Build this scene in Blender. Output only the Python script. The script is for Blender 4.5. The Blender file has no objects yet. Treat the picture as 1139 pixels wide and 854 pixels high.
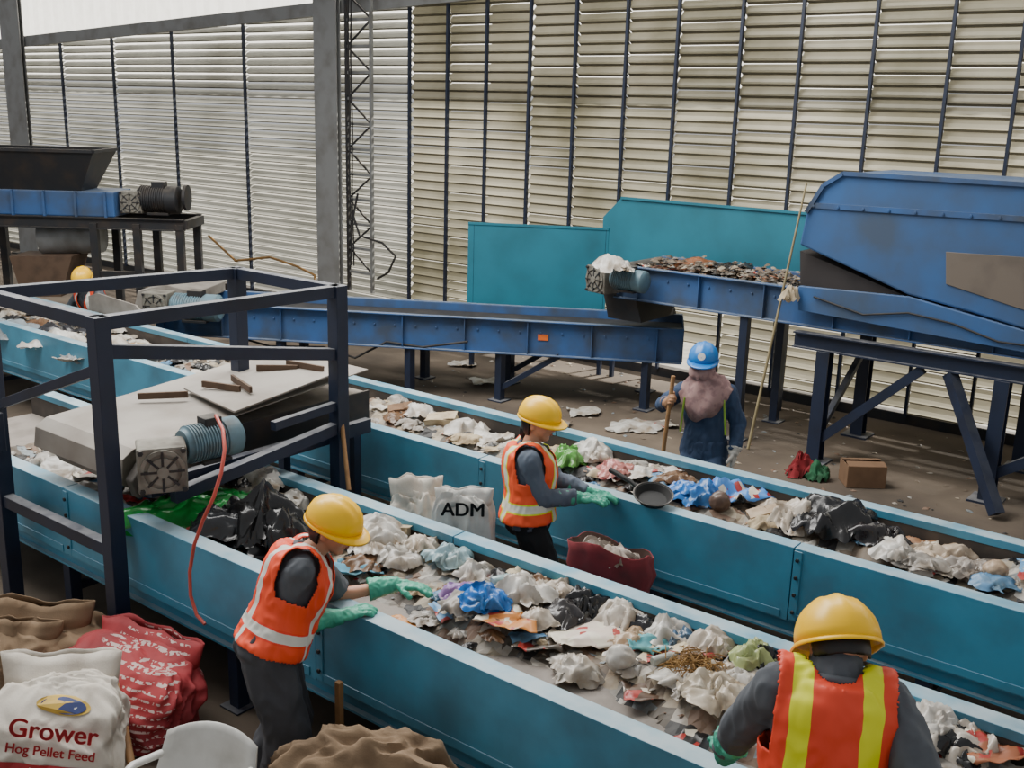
import bpy, bmesh, math, random
from mathutils import Vector as V, Matrix, noise
from mathutils.bvhtree import BVHTree
random.seed(7)
COL = bpy.context.scene.collection
PI = math.pi
Z = V((0, 0, 1)); X = V((1, 0, 0)); Y = V((0, 1, 0))
# ------------------------------------------------------------------ camera
FPX = 1180.0; H = 3.4; TH = math.atan(308 / 1180); ROLL = .028
_a = math.radians(52.35)
FH = V((-math.cos(_a), math.sin(_a), 0)); RH = V((math.sin(_a), math.cos(_a), 0))
FW = FH * math.cos(TH) - Z * math.sin(TH)
UP0 = FH * math.sin(TH) + Z * math.cos(TH)
CR = (RH + ROLL * UP0).normalized(); CU = (UP0 - ROLL * RH).normalized()
CAM = V((0, 0, H))
cd = bpy.data.cameras.new('camera'); cam = bpy.data.objects.new('camera', cd); COL.objects.link(cam)
cd.sensor_width = 36; cd.lens = FPX / 1139 * 36; cd.clip_end = 200; cd.clip_start = .05
m = Matrix((CR, CU, -FW)).transposed().to_4x4(); m.translation = CAM; cam.matrix_world = m
bpy.context.scene.camera = cam
def ray(px, py): return CR * (px - 569.5) + CU * (427 - py) + FW * FPX
def W(px, py, y): d = ray(px, py); return CAM + d * (y / d.y)
def ZP(px, py, z): d = ray(px, py); return CAM + d * ((z - H) / d.z)
def DP(px, py, dist): d = ray(px, py); return CAM + d * (dist / d.dot(FH))
# ------------------------------------------------------------------ materials
def lin(c):
    return tuple(((x / 255) / 12.92 if x / 255 <= .04045 else ((x / 255 + .055) / 1.055) ** 2.4) for x in c) + (1,)
MATS = {}
def nd(nt, t, **k):
    n = nt.nodes.new(t)
    for a, b in k.items(): setattr(n, a, b)
    return n
def mixc(nt, f, a, b):
    n = nd(nt, 'ShaderNodeMix', data_type='RGBA')
    for s, v in ((n.inputs[0], f), (n.inputs[6], a), (n.inputs[7], b)):
        if hasattr(v, 'is_linked'): nt.links.new(v, s)
        else: s.default_value = v
    return n.outputs[2]
def noisefac(nt, scale, lo, hi, detail=5, vec=None):
    n = nd(nt, 'ShaderNodeTexNoise'); n.inputs['Scale'].default_value = scale; n.inputs['Detail'].default_value = detail
    if vec is not None: nt.links.new(vec, n.inputs['Vector'])
    r = nd(nt, 'ShaderNodeMapRange'); r.inputs[1].default_value = lo; r.inputs[2].default_value = hi
    nt.links.new(n.outputs['Fac'], r.inputs[0])
    return r.outputs[0], n
def mat(name, col, rough=.6, metal=0, dirt=None, amt=1, scale=5, lo=.45, hi=.75, dust=None, bump=0, bscale=60, trans=0, dmax=.85):
    if name in MATS: return MATS[name]
    M = bpy.data.materials.new(name); M.use_nodes = True; nt = M.node_tree
    b = nt.nodes['Principled BSDF']; b.inputs['Roughness'].default_value = rough; b.inputs['Metallic'].default_value = metal
    tc = nd(nt, 'ShaderNodeTexCoord')
    c = lin(col)
    if dirt is None: dirt = tuple(x * .75 for x in col)
    f, _ = noisefac(nt, scale, lo, hi, 6, tc.outputs['Object'])
    mu = nd(nt, 'ShaderNodeMath', operation='MULTIPLY'); mu.inputs[1].default_value = amt; nt.links.new(f, mu.inputs[0])
    out = mixc(nt, mu.outputs[0], c, lin(dirt))
    if dust:
        g = nd(nt, 'ShaderNodeNewGeometry'); s = nd(nt, 'ShaderNodeSeparateXYZ'); nt.links.new(g.outputs['Normal'], s.inputs[0])
        r = nd(nt, 'ShaderNodeMapRange'); r.inputs[1].default_value = .5; r.inputs[2].default_value = 1; r.inputs[4].default_value = dmax
        nt.links.new(s.outputs[2], r.inputs[0])
        f2, _ = noisefac(nt, scale * 2.3, .2, .6, 6, tc.outputs['Object'])
        m2 = nd(nt, 'ShaderNodeMath', operation='MULTIPLY'); nt.links.new(f2, m2.inputs[0]); nt.links.new(r.outputs[0], m2.inputs[1])
        out = mixc(nt, m2.outputs[0], out, lin(dust))
    nt.links.new(out, b.inputs['Base Color'])
    if bump:
        _, n2 = noisefac(nt, bscale, 0, 1, 4, tc.outputs['Object'])
        bp = nd(nt, 'ShaderNodeBump'); bp.inputs['Strength'].default_value = bump; bp.inputs['Distance'].default_value = .02
        nt.links.new(n2.outputs['Fac'], bp.inputs['Height']); nt.links.new(bp.outputs[0], b.inputs['Normal'])
    if trans:
        tr = nd(nt, 'ShaderNodeBsdfTranslucent'); nt.links.new(out, tr.inputs[0])
        mx = nd(nt, 'ShaderNodeMixShader'); mx.inputs[0].default_value = trans
        nt.links.new(b.outputs[0], mx.inputs[1]); nt.links.new(tr.outputs[0], mx.inputs[2])
        nt.links.new(mx.outputs[0], nt.nodes['Material Output'].inputs[0])
    MATS[name] = M; return M
teal = mat('teal paint', (76, 148, 178), .42, 0, (66, 112, 132), .95, 2.2, lo=.40, hi=.70, dust=(164, 180, 186))
tealg = mat('teal guard sheet', (38, 118, 138), .5, 0, (36, 94, 108), .9, 1.5, lo=.4)
blue = mat('blue paint', (54, 92, 144), .5, 0, (64, 74, 90), .95, 2.6, lo=.36, hi=.66, dust=(112, 124, 142))
blue2 = mat('worn blue panel', (54, 96, 150), .5, 0, (66, 80, 100), .95, 1.6, lo=.36, hi=.66, dust=(96, 116, 146))
navy = mat('navy steel', (28, 38, 60), .5, 0, (24, 30, 44), .9, 4, dust=(118, 118, 120))
darkst = mat('dark steel', (44, 45, 48), .55, .3, (68, 58, 50), .8, 5, dust=(110, 104, 96))
grey = mat('grey steel', (134, 135, 134), .5, .3, (98, 94, 88), .8, 4)
colm = mat('column paint', (138, 139, 138), .6, 0, (106, 102, 96), .8, 3)
rubber = mat('rubber', (36, 35, 36), .7, 0, (62, 57, 52), .7, 6)
skirtm = mat('grimy skirt', (62, 56, 52), .75, 0, (92, 82, 72), .8, 5)
beltm = mat('belt', (132, 124, 116), .7, 0, (94, 86, 78), .9, 4, bump=.15)
beltd = mat('dusty belt', (140, 132, 122), .85, 0, (98, 88, 78), .95, 3.5, bump=.15)
gearm = mat('gearbox casting', (138, 134, 124), .55, .4, (84, 76, 68), .9, 8)
motorm = mat('motor blue grey', (96, 124, 136), .5, .1, (88, 86, 82), .9, 7)
rust = mat('rust brown', (92, 72, 56), .8, 0, (64, 48, 38), .8, 6)
wood = mat('wood', (150, 112, 72), .7, 0, (110, 78, 48), .8, 12)
floorm = mat('concrete floor', (108, 95, 81), .85, 0, (68, 59, 50), .9, .9, lo=.35, hi=.65, bump=.1, bscale=20)
groundm = mat('outside ground', (190, 186, 176), .9)
skin = mat('skin', (192, 138, 108), .55, 0, (176, 122, 94), .6, 12)
hairm = mat('hair', (14, 12, 12), .5, 0, (24, 20, 18), .5, 40)
eyew = mat('eye', (225, 220, 212), .3); eyed = mat('iris', (25, 16, 12), .25); lipm = mat('lip', (150, 86, 76), .5)
glovem = mat('mint green rubber glove', (66, 164, 136), .45, 0, (44, 134, 112), .8, 10)
gloveb = mat('tan glove', (158, 116, 84), .7); glovew = mat('white glove', (190, 186, 178), .7)
hatY = mat('yellow hard hat', (255, 200, 0), .35, 0, (246, 176, 0), .5, 6)
hatB = mat('blue hard hat', (30, 118, 196), .35, 0, (22, 96, 166), .5, 6)
lime = mat('lime trim', (150, 190, 60), .6)
white = mat('white print', (225, 225, 222), .6)
black = mat('black print', (20, 20, 24), .6); gold = mat('gold print', (206, 170, 70), .6)
redp = mat('red print', (176, 34, 42), .6); bluep = mat('blue print', (36, 52, 110), .6)
def vestmat(name, base, strip, edge):
    if name in MATS: return MATS[name]
    M = bpy.data.materials.new(name); M.use_nodes = True; nt = M.node_tree; b = nt.nodes['Principled BSDF']; b.inputs['Roughness'].default_value = .6
    at = nd(nt, 'ShaderNodeAttribute', attribute_name='tl'); s = nd(nt, 'ShaderNodeSeparateXYZ'); nt.links.new(at.outputs['Vector'], s.inputs[0])
    ab = nd(nt, 'ShaderNodeMath', operation='ABSOLUTE'); nt.links.new(s.outputs[0], ab.inputs[0])
    def band(sock, c, w):
        n = nd(nt, 'ShaderNodeMath', operation='COMPARE'); nt.links.new(sock, n.inputs[0]); n.inputs[1].default_value = c; n.inputs[2].default_value = w; return n.outputs[0]
    def mx(p, q):
        n = nd(nt, 'ShaderNodeMath', operation='MAXIMUM'); nt.links.new(p, n.inputs[0]); nt.links.new(q, n.inputs[1]); return n.outputs[0]
    outer = mx(band(ab.outputs[0], .098, .029), band(s.outputs[2], .09, .034)); inner = mx(band(ab.outputs[0], .098, .019), band(s.outputs[2], .09, .024))
    c1 = mixc(nt, outer, lin(base), lin(edge)); c2 = mixc(nt, inner, c1, lin(strip)); nt.links.new(c2, b.inputs['Base Color'])
    MATS[name] = M; return M
# ------------------------------------------------------------------ object helpers
def tag(o, label=None, cat=None, group=None, kind=None):
    if label: o['label'] = label
    if cat: o['category'] = cat
    if group: o['group'] = group
    if kind: o['kind'] = kind
    return o
def wl(o):
    p = V((0, 0, 0))
    while o: p += o.location; o = o.parent
    return p
def empty(name, loc, label, cat, group=None):
    o = bpy.data.objects.new(name, None); o.empty_display_size = .1; COL.objects.link(o); o.location = loc
    return tag(o, label, cat, group)
def link_mesh(me, name, material, parent=None):
    if parent: org = wl(parent)
    else:
        xs = [v.co.x for v in me.vertices]; ys = [v.co.y for v in me.vertices]; zs = [v.co.z for v in me.vertices]
        org = V(((min(xs) + max(xs)) / 2, (min(ys) + max(ys)) / 2, min(zs)))
    me.transform(Matrix.Translation(-org))
    if len(me.materials): me.materials.clear()
    for mm in (material if isinstance(material, (list, tuple)) else [material]): me.materials.append(mm)
    o = bpy.data.objects.new(name, me); COL.objects.link(o)
    if parent: o.parent = parent
    else: o.location = org
    return o
def frame(d, up=Z):
    d = d.normalized(); s = d.cross(up)
    if s.length < 1e-4: s = d.cross(X)
    s.normalize(); u = s.cross(d).normalized(); return d, s, u
class MB:
    def __init__(s): s.bm = bmesh.new()
    def add(s, vs, fs, mi=0):
        vv = [s.bm.verts.new(v) for v in vs]
        for f in fs:
            try: s.bm.faces.new([vv[i] for i in f]).material_index = mi
            except ValueError: pass
        return s
    def box(s, c, sz, ax=(X, Y, Z), mi=0):
        c = V(c); a, b, d = [ax[i] * (sz[i] / 2) for i in range(3)]
        s.add([c + a * i + b * j + d * k for i in (-1, 1) for j in (-1, 1) for k in (-1, 1)],
              [(0, 1, 3, 2), (4, 6, 7, 5), (0, 4, 5, 1), (2, 3, 7, 6), (0, 2, 6, 4), (1, 5, 7, 3)], mi); return s
    def bar(s, p0, p1, w, h, up=Z, mi=0):
        p0 = V(p0); p1 = V(p1); d, sd, u = frame(p1 - p0, up); s.box((p0 + p1) / 2, ((p1 - p0).length, w, h), (d, sd, u), mi); return s
    def ibeam(s, p0, p1, w, h, t=.014, up=Z):
        p0 = V(p0); p1 = V(p1); d, sd, u = frame(p1 - p0, up); c = (p0 + p1) / 2; L = (p1 - p0).length
        s.box(c + u * (h / 2 - t / 2), (L, w, t), (d, sd, u)); s.box(c - u * (h / 2 - t / 2), (L, w, t), (d, sd, u)); s.box(c, (L, t, h - 2 * t), (d, sd, u)); return s
    def loft(s, rings, caps=True, mi=0):
        n = len(rings[0]); vs = [p for r in rings for p in r]; fs = []
        for i in range(len(rings) - 1):
            for j in range(n):
                k = (j + 1) % n; fs.append((i * n + j, i * n + k, (i + 1) * n + k, (i + 1) * n + j))
        if caps: fs.append(tuple(range(n))[::-1]); fs.append(tuple(range((len(rings) - 1) * n, len(rings) * n)))
        s.add(vs, fs, mi); return s
    def tube(s, pts, r, n=10, mi=0):
        pts = [V(p) for p in pts]; rs = r if isinstance(r, list) else [r] * len(pts); rings = []; up = Z
        for i, p in enumerate(pts):
            d = (pts[min(i + 1, len(pts) - 1)] - pts[max(i - 1, 0)])
            d, sd, u = frame(d, up); up = u if abs(d.dot(Z)) > .8 else up
            rings.append([p + (sd * math.cos(2 * PI * j / n) + u * math.sin(2 * PI * j / n)) * rs[i] for j in range(n)])
        s.loft(rings, True, mi); return s
    def cap(s, p0, r0, p1, r1, n=14, flat1=False, sq=1, sqd=None):
        p0 = V(p0); p1 = V(p1); d, sd, u = frame(p1 - p0, sqd if sqd else Z); L = []
        for k in range(5):
            a = PI / 2 * (1 - k / 4); L.append((p0 - d * r0 * math.sin(a), max(r0 * math.cos(a), r0 * .05)))
        if flat1: L.append((p1, r1))
        else:
            for k in range(5):
                a = PI / 2 * k / 4; L.append((p1 + d * r1 * math.sin(a), max(r1 * math.cos(a), r1 * .05)))
        s.loft([[p + (sd * math.cos(2 * PI * j / n) + u * sq * math.sin(2 * PI * j / n)) * r for j in range(n)] for p, r in L]); return s
    def lathe(s, prof, c, ax, n=24, mi=0):
        d, sd, u = frame(V(ax), Z if abs(V(ax).normalized().z) < .9 else X); c = V(c)
        s.loft([[c + d * h + (sd * math.cos(2 * PI * j / n) + u * math.sin(2 * PI * j / n)) * max(r, .0005) for j in range(n)] for r, h in prof], True, mi); return s
    def prism(s, poly, vec, mi=0):
        n = len(poly); vec = V(vec); vs = [V(p) for p in poly] + [V(p) + vec for p in poly]
        s.add(vs, [tuple(range(n))[::-1], tuple(range(n, 2 * n))] + [(i, (i + 1) % n, n + (i + 1) % n, n + i) for i in range(n)], mi); return s
    def ell(s, c, r, ax=(X, Y, Z), sub=3, fn=None):
        b = bmesh.new(); bmesh.ops.create_icosphere(b, subdivisions=sub, radius=1); b.verts.ensure_lookup_table(); b.verts.index_update()
        c = V(c); vs = []
        for v in b.verts:
            p = fn(v.co.copy()) if fn else v.co
            vs.append(c + ax[0] * p.x * r[0] + ax[1] * p.y * r[1] + ax[2] * p.z * r[2])
        s.add(vs, [[v.index for v in f.verts] for f in b.faces]); b.free(); return s
    def grid(s, fn, nu, nv, mi=0):
        vs = [fn(i / nu, j / nv) for i in range(nu + 1) for j in range(nv + 1)]
        s.add(vs, [(i * (nv + 1) + j, (i + 1) * (nv + 1) + j, (i + 1) * (nv + 1) + j + 1, i * (nv + 1) + j + 1) for i in range(nu) for j in range(nv)], mi); return s
    def mesh(s, name='m'):
        bmesh.ops.recalc_face_normals(s.bm, faces=s.bm.faces[:]); me = bpy.data.meshes.new(name); s.bm.to_mesh(me); s.bm.free(); return me
    def build(s, name, material, parent=None, bevel=0, smooth=0, solid=0):
        me = s.mesh(name); o = link_mesh(me, name, material, parent)
        if smooth:
            me.polygons.foreach_set('use_smooth', [True] * len(me.polygons)); me.set_sharp_from_angle(angle=math.radians(smooth))
        if solid: md = o.modifiers.new('solid', 'SOLIDIFY'); md.thickness = solid; md.offset = 0
        if bevel: md = o.modifiers.new('bevel', 'BEVEL'); md.width = bevel; md.segments = 2; md.limit_method = 'ANGLE'
        return o
def remesh(mb, vox, it=3, fac=.5):
    me = mb.mesh('tmp'); o = bpy.data.objects.new('tmp', me); COL.objects.link(o)
    md = o.modifiers.new('r', 'REMESH'); md.mode = 'VOXEL'; md.voxel_size = vox; md.use_smooth_shade = True
    if it: ms = o.modifiers.new('s', 'SMOOTH'); ms.iterations = it; ms.factor = fac
    dg = bpy.context.evaluated_depsgraph_get(); dg.update()
    r = bpy.data.meshes.new_from_object(o.evaluated_get(dg)); bpy.data.objects.remove(o); bpy.data.meshes.remove(me)
    r.polygons.foreach_set('use_smooth', [True] * len(r.polygons)); return r
def wrinkle(me, amp, sc, st=(1, 1, .5)):
    ns = [v.normal.copy() for v in me.vertices]
    for v, nn in zip(me.vertices, ns):
        q = V((v.co.x * st[0], v.co.y * st[1], v.co.z * st[2])) * sc
        v.co += nn * amp * (noise.noise(q) + .6 * (1 - 2 * abs(noise.noise(q * 1.9 + V((3, 1, 7))))) - .2)
def text_verts(s, size):
    # bold: the same lettering laid down several times a hair apart
    cu = bpy.data.curves.new('t', 'FONT'); cu.body = s; cu.size = size; cu.align_x = 'CENTER'; cu.align_y = 'CENTER'
    o = bpy.data.objects.new('t', cu); COL.objects.link(o); dg = bpy.context.evaluated_depsgraph_get(); dg.update()
    me = bpy.data.meshes.new_from_object(o.evaluated_get(dg)); bpy.data.objects.remove(o)
    V0 = [v.co.copy() for v in me.vertices]; F0 = [list(p.vertices) for p in me.polygons]; bpy.data.meshes.remove(me); vs, fs = [], []
    for dx, dy in ((-.028, 0), (0, .016), (.028, 0), (0, -.016)):
        b = len(vs); vs += [v + V((dx * size, dy * size, 0)) for v in V0]; fs += [[i + b for i in f] for f in F0]
    return vs, fs
def decal(vs, fs, org, ex, ey, target, name, material, parent, off=.006, bold=1, flat=None):
    # print pressed onto the surface of the target object; flat = list holding the shared print plane
    bm = bmesh.new(); bm.from_mesh(target.data); bmesh.ops.translate(bm, verts=bm.verts[:], vec=wl(target)); bv = BVHTree.FromBMesh(bm); bm.free()
    n = ex.cross(ey).normalized(); ps = [org + ex * v[0] * bold + ey * v[1] for v in vs]; hits = [bv.ray_cast(p + n * 1.0, -n, 2.0)[0] for p in ps]
    if flat is not None:
        if not flat: flat.append(max(h.dot(n) for h in hits if h))
        out = [p + n * (flat[0] + off - p.dot(n)) for p in ps]
    else: out = [(h + n * off) if h else p for h, p in zip(hits, ps)]
    mb = MB(); mb.add(out, fs); return mb.build(name, material, parent)
# ------------------------------------------------------------------ setting
WY = 12.08
MB().add([V((-34, -6, 0)), V((8, -6, 0)), V((8, WY + .1, 0)), V((-34, WY + .1, 0))], [(0, 1, 2, 3)]).build('floor', floorm)['kind'] = 'structure'
tag(MB().add([V((-60, WY + .1, -.02)), V((30, WY + .1, -.02)), V((30, 50, -.02)), V((-60, 50, -.02))], [(0, 1, 2, 3)]).build('ground', groundm), kind='structure')
slat = mat('louvre slat', (172, 167, 150), .45, .1, (106, 102, 84), .95, .55, lo=.36, hi=.64, trans=.45)
slat2 = mat('pale louvre slat', (174, 174, 168), .45, .1, (126, 125, 116), .95, .5, lo=.36, hi=.66, trans=.48)
slatu = mat('shade-painted louvre underside', (88, 83, 69), .8, 0, (54, 50, 42), .9, 1.0, trans=.12)  # darker colour paints in the shade below each slat
bp0 = W(20, 47, WY - .16); bp1 = W(560, -12, WY - .16); bsl = (bp1.z - bp0.z) / (bp1.x - bp0.x)
PXS = (70, 127, 193, 272, 455, 497, 540, 588, 638, 694, 750, 820, 886, 967, 1052, 1130)
TX = [W(px, 100, WY - .1).x for px in PXS]
segs = [-32] + TX[:4] + [W(366, 100, WY).x] + TX[4:] + [3]
mb = MB(); PIT = .132
for si in range(len(segs) - 1):
    sa, sb = segs[si], segs[si + 1]; dz0 = random.uniform(-.03, .03); op = sb < -10.9
    zz = .13 + dz0
    while zz < 5.4:
        xs = bp0.x + (zz + .08 - bp0.z) / bsl; xa = max(sa, xs)
        if xa < sb and not (zz < .42 and -9.2 < (sa + sb) / 2 < -6.3):
            tw = random.uniform(-.006, .006)
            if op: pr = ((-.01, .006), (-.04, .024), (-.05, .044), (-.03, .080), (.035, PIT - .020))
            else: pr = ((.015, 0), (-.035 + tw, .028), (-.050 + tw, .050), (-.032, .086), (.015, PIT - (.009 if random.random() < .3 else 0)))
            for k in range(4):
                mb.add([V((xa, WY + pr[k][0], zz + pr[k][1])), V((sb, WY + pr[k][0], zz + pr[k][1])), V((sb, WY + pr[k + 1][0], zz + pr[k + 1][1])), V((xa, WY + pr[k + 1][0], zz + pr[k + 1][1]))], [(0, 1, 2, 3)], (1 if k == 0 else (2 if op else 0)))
        zz += PIT
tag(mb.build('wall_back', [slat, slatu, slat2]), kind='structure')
sheet = mat('white translucent sheet', (246, 246, 244), .6, dirt=(236, 236, 232), trans=.65)
tag(MB().grid(lambda a, b: V((-36 + 40 * a, WY + .35 + .02 * math.sin(a * 600), 3.7 + 4.6 * b)), 300, 1).build('wall_upper', sheet), kind='structure')
i = 1
for x in TX:
    zt = min(5.5, bp0.z + (x - bp0.x) * bsl)
    tag(MB().box((x, WY - .09, (zt + .1) / 2), (.034, .05, zt - .1)).build('trim_%d' % i, navy), kind='structure'); i += 1
tag(MB().bar(bp0 + (bp0 - bp1) * .5, bp1, .1, .2).build('trim_%d' % i, colm), kind='structure'); i += 1
tag(MB().box((-14, WY, .06), (36, .14, .12)).build('trim_%d' % i, darkst), kind='structure')
def column(px0, px1, label, y):
    a = W(px0, 100, y).x; b = W(px1, 100, y).x; w = (b - a) * .86; c = (a + b) / 2
    r = empty('steel_column', (c, y, 0), label, 'column')
    MB().ibeam((c, y, 0), (c, y, 6), w, .1, .02, up=Y).build('shaft', colm, r, .004)
    MB().box((c, y, .012), (w + .16, .4, .024)).build('base_plate', darkst, r)
column(350, 379, 'wide grey steel column standing against the louvred wall', 11.8)
column(7, 31, 'grey steel column at far left corner beyond the hopper', 11.8)
# lattice cable ladder
a = W(386, 100, 11.7); b = W(413, 100, 11.7); gx = b.x - a.x
r = empty('cable_ladder', (a.x, 11.7, 0), 'open lattice cable ladder fixed beside the wide grey column', 'cable ladder')
for q, mm in ((a, darkst), (b, grey)): MB().box((q.x, 11.7, 3.3), (.045, .05, 5.6)).build('rail', mm, r)
for k in range(14):
    z = .8 + k * .38
    MB().box(((a.x + b.x) / 2, 11.7, z), (gx, .03, .04)).build('rung', grey, r)
    s = 1 if k % 2 else -1
    MB().bar(((a.x + b.x) / 2 - s * gx / 2, 11.71, z), ((a.x + b.x) / 2 + s * gx / 2, 11.71, z + .38), .02, .025).build('cross_brace', darkst, r)
for k in range(2):
    xx = a.x + .09 + k * .05
    MB().tube([(xx + .012 * math.sin(j * 1.3 + k), 11.66, .9 + j * .4) for j in range(14)], .013, 8).build('cable', rubber, r, smooth=60)
pts = [W(x, y, 11.6) for x, y in ((398, 215), (393, 240), (400, 262), (425, 270), (440, 285), (432, 303), (420, 310))]
tag(MB().tube(pts, .018, 8).build('hanging_cable', rubber, smooth=60), 'loose black cable hanging at the foot of the cable ladder', 'cable')
pts = [W(x, y, 11.9) for x, y in ((232, 262), (262, 290), (300, 286), (330, 296), (350, 306))] + [W(352, 330, 11.8)]
tag(MB().tube(pts, .022, 8).build('conduit', mat('ochre conduit', (150, 112, 60)), smooth=60), 'ochre flexible conduit sagging along the wall left of the wide column', 'conduit')
# ------------------------------------------------------------------ machinery pieces
def motor(parent, c, ax, r, L, m=None):
    m = m or motorm; d = V(ax).normalized(); c = V(c)
    prof = [(r * .3, -L / 2), (r * .8, -L / 2), (r * .85, -L / 2 + .02)]
    n = 12
    for k in range(n):
        t = -L / 2 + .03 + (L * .6) * k / n; w = L * .6 / n; prof += [(r * .93, t), (r, t + w * .15), (r, t + w * .55), (r * .93, t + w * .7)]
    prof += [(r * .9, L * .17)]
    o = MB().lathe(prof, c, d, 28).build('motor', m, parent, smooth=30)
    MB().lathe([(r * .9, L * .17), (r * 1.02, L * .19), (r * 1.02, L * .45), (r * .8, L * .5), (r * .2, L * .5)], c, d, 28).build('fan_cover', m, o, smooth=40)
    d2, s2, u2 = frame(d); MB().box(c + u2 * r * 1.05, (L * .3, r * .9, r * .5), (d2, s2, u2)).build('terminal_box', darkst, o, .006)
    MB().box(c - u2 * r * .98, (L * .5, r * 1.5, r * .16), (d2, s2, u2)).build('foot', darkst, o)
    return o
def gearbox(parent, c, ax, s):
    # square cast housing with a round flanged face looking along ax
    d, sd, u = frame(V(ax)); c = V(c)
    o = MB().box(c, (s * .8, s, s), (d, sd, u)).build('gearbox', gearm, parent, .012)
    f = c + d * s * .4
    MB().lathe([(s * .46, 0), (s * .46, .018), (s * .38, .02), (s * .38, .008), (s * .3, .008), (s * .3, .024), (s * .12, .024), (s * .12, .04), (s * .03, .04)], f, d, 28).build('flange', gearm, o, smooth=30)
    mb = MB()
    for k in range(8):
        a = k * PI / 4; e = sd * math.cos(a) + u * math.sin(a); mb.bar(f + d * .012 + e * s * .1, f + d * .012 + e * s * .44, .014, .03, up=d)
    mb.build('spokes', darkst, o)
    for k in range(4):
        a = PI / 4 + k * PI / 2; e = sd * math.cos(a) + u * math.sin(a)
        MB().lathe([(.016, 0), (.016, .02), (.002, .021)], f + e * s * .6, d, 6).build('bolt', darkst, o)
    return o
hood = mat('dusty hood', (140, 134, 126), .8, 0, (104, 96, 88), .9, 4)
ZR = .95; ZB = .48; ZBELT = .74
def sorting_conveyor(yn, yf, x0, x1, label):
    r = empty('sorting_conveyor', ((x0 + x1) / 2, (yn + yf) / 2, 0), label, 'conveyor')
    for (y, s) in ((yn, 1), (yf, -1)):
        x = x0
        while x < x1 - .1:
            e = min(x + 2.4, x1)
            prof = [(0, ZB), (0, ZR), (.11, ZR), (.11, ZR - .05), (.095, ZR - .05), (.095, ZR - .012), (.014, ZR - .012), (.014, ZB + .014), (.07, ZB + .014), (.07, ZB)]
            mb = MB().prism([V((x + .004, y + s * a, b)) for a, b in prof], V((e - x - .008, 0, 0)))
            mb.box((x + .03, y - s * .004, (ZR + ZB) / 2), (.05, .008, ZR - ZB - .03)); mb.box((x + 1.2, y - s * .003, ZB + .035), (2.3, .006, .05))
            pn = mb.build('side_panel', teal, r, .004)
            bb = MB()
            for k in range(4): bb.lathe([(.012, 0), (.012, .01), (.001, .011)], V((x + .03, y - s * .008, ZB + .07 + k * .11)), V((0, -s, 0)), 6)
            bb.build('bolts', darkst, pn)
            x = e
        MB().box(((x0 + x1) / 2, y + s * .1, (ZR + ZBELT) / 2 - .03), (x1 - x0, .012, ZR - ZBELT + .02)).build('skirt', skirtm, r)
        MB().ibeam((x0, y + s * .06, ZB - .05), (x1, y + s * .06, ZB - .05), .08, .1).build('lower_rail', teal, r)
    MB().box(((x0 + x1) / 2, (yn + yf) / 2, ZBELT - .01), (x1 - x0, yf - yn - .2, .02)).build('belt', beltm, r)
    MB().box(((x0 + x1) / 2, (yn + yf) / 2, ZBELT - .26), (x1 - x0, yf - yn - .26, .015)).build('return_belt', rubber, r)
    x = x0 + .55
    while x < x1:
        for (y, s) in ((yn, 1), (yf, -1)):
            mb = MB().box((x, y + s * .07, ZB / 2 - .05), (.08, .08, ZB - .1)); mb.box((x, y + s * .07, .006), (.16, .16, .012)); mb.build('leg', navy, r, .003)
        MB().bar((x, yn + .1, .2), (x, yf - .1, .2), .05, .05).build('cross_brace', navy, r)
        x += 1.75
    return r
sorting_conveyor(3.33, 4.51, -8.6, 1.2, 'nearest long teal sorting conveyor running diagonally across the foreground')
rc2 = sorting_conveyor(5.60, 6.66, -14.2, 1.2, 'second long teal sorting conveyor behind the sorter with the frying pan')
ga = W(100, 345, 6.70).x; gb = W(160, 345, 6.70).x
MB().prism([V((ga, 6.69, ZR - .04)), V((ga, 6.69, ZR + .16)), V((ga + .2, 6.69, ZR + .22)), V((gb - .15, 6.69, ZR + .18)), V((gb, 6.69, ZR + .1)), V((gb, 6.69, ZR - .04))], (0, .02, 0)).build('splash_guard', hood, rc2, .004)
def rail_conveyor(name, label, p0, p1, w, ztop, h, color, belt, legs):
    p0 = V(p0); p1 = V(p1); d, sd, u = frame(p1 - p0); c = (p0 + p1) / 2; L = (p1 - p0).length
    r = empty(name, (c.x, c.y, 0), label, 'conveyor')
    for s in (-1, 1):
        q0 = p0 + sd * s * w / 2; q1 = p1 + sd * s * w / 2
        mb = MB(); o = Z * (ztop - h / 2)
        mb.bar(q0 + o, q1 + o, .012, h); mb.bar(q0 + Z * ztop + sd * s * .035, q1 + Z * ztop + sd * s * .035, .08, .014); mb.bar(q0 + Z * (ztop - h) + sd * s * .035, q1 + Z * (ztop - h) + sd * s * .035, .08, .014)
        k = .3
        while k < L: mb.box(q0 + d * k + sd * s * .03 + o, (.012, .06, h - .02), (d, sd, Z)); k += .75
        k = .15
        while k < L: mb.lathe([(.013, -.01), (.013, .012), (.001, .013)], q0 + d * k + sd * s * .008 + o + Z * .06, sd * s, 6); k += .25
        mb.build('side_rail', color, r, .003)
    MB().bar(p0 + Z * (ztop - .1), p1 + Z * (ztop - .1), w - .05, .02).build('belt', belt, r)
    for (k, brace) in legs:
        for s in (-1, 1):
            q = p0 + d * k + sd * s * w / 2
            MB().box((q.x, q.y, (ztop - h) / 2), (.09, .09, ztop - h)).box((q.x, q.y, .008), (.2, .2, .016)).build('leg', navy, r, .003)
            if brace: MB().bar(V((q.x, q.y, .15)), V((q.x, q.y, ztop - h)) + d * brace, .06, .06).build('brace', navy, r)
    return r, d, sd
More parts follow.
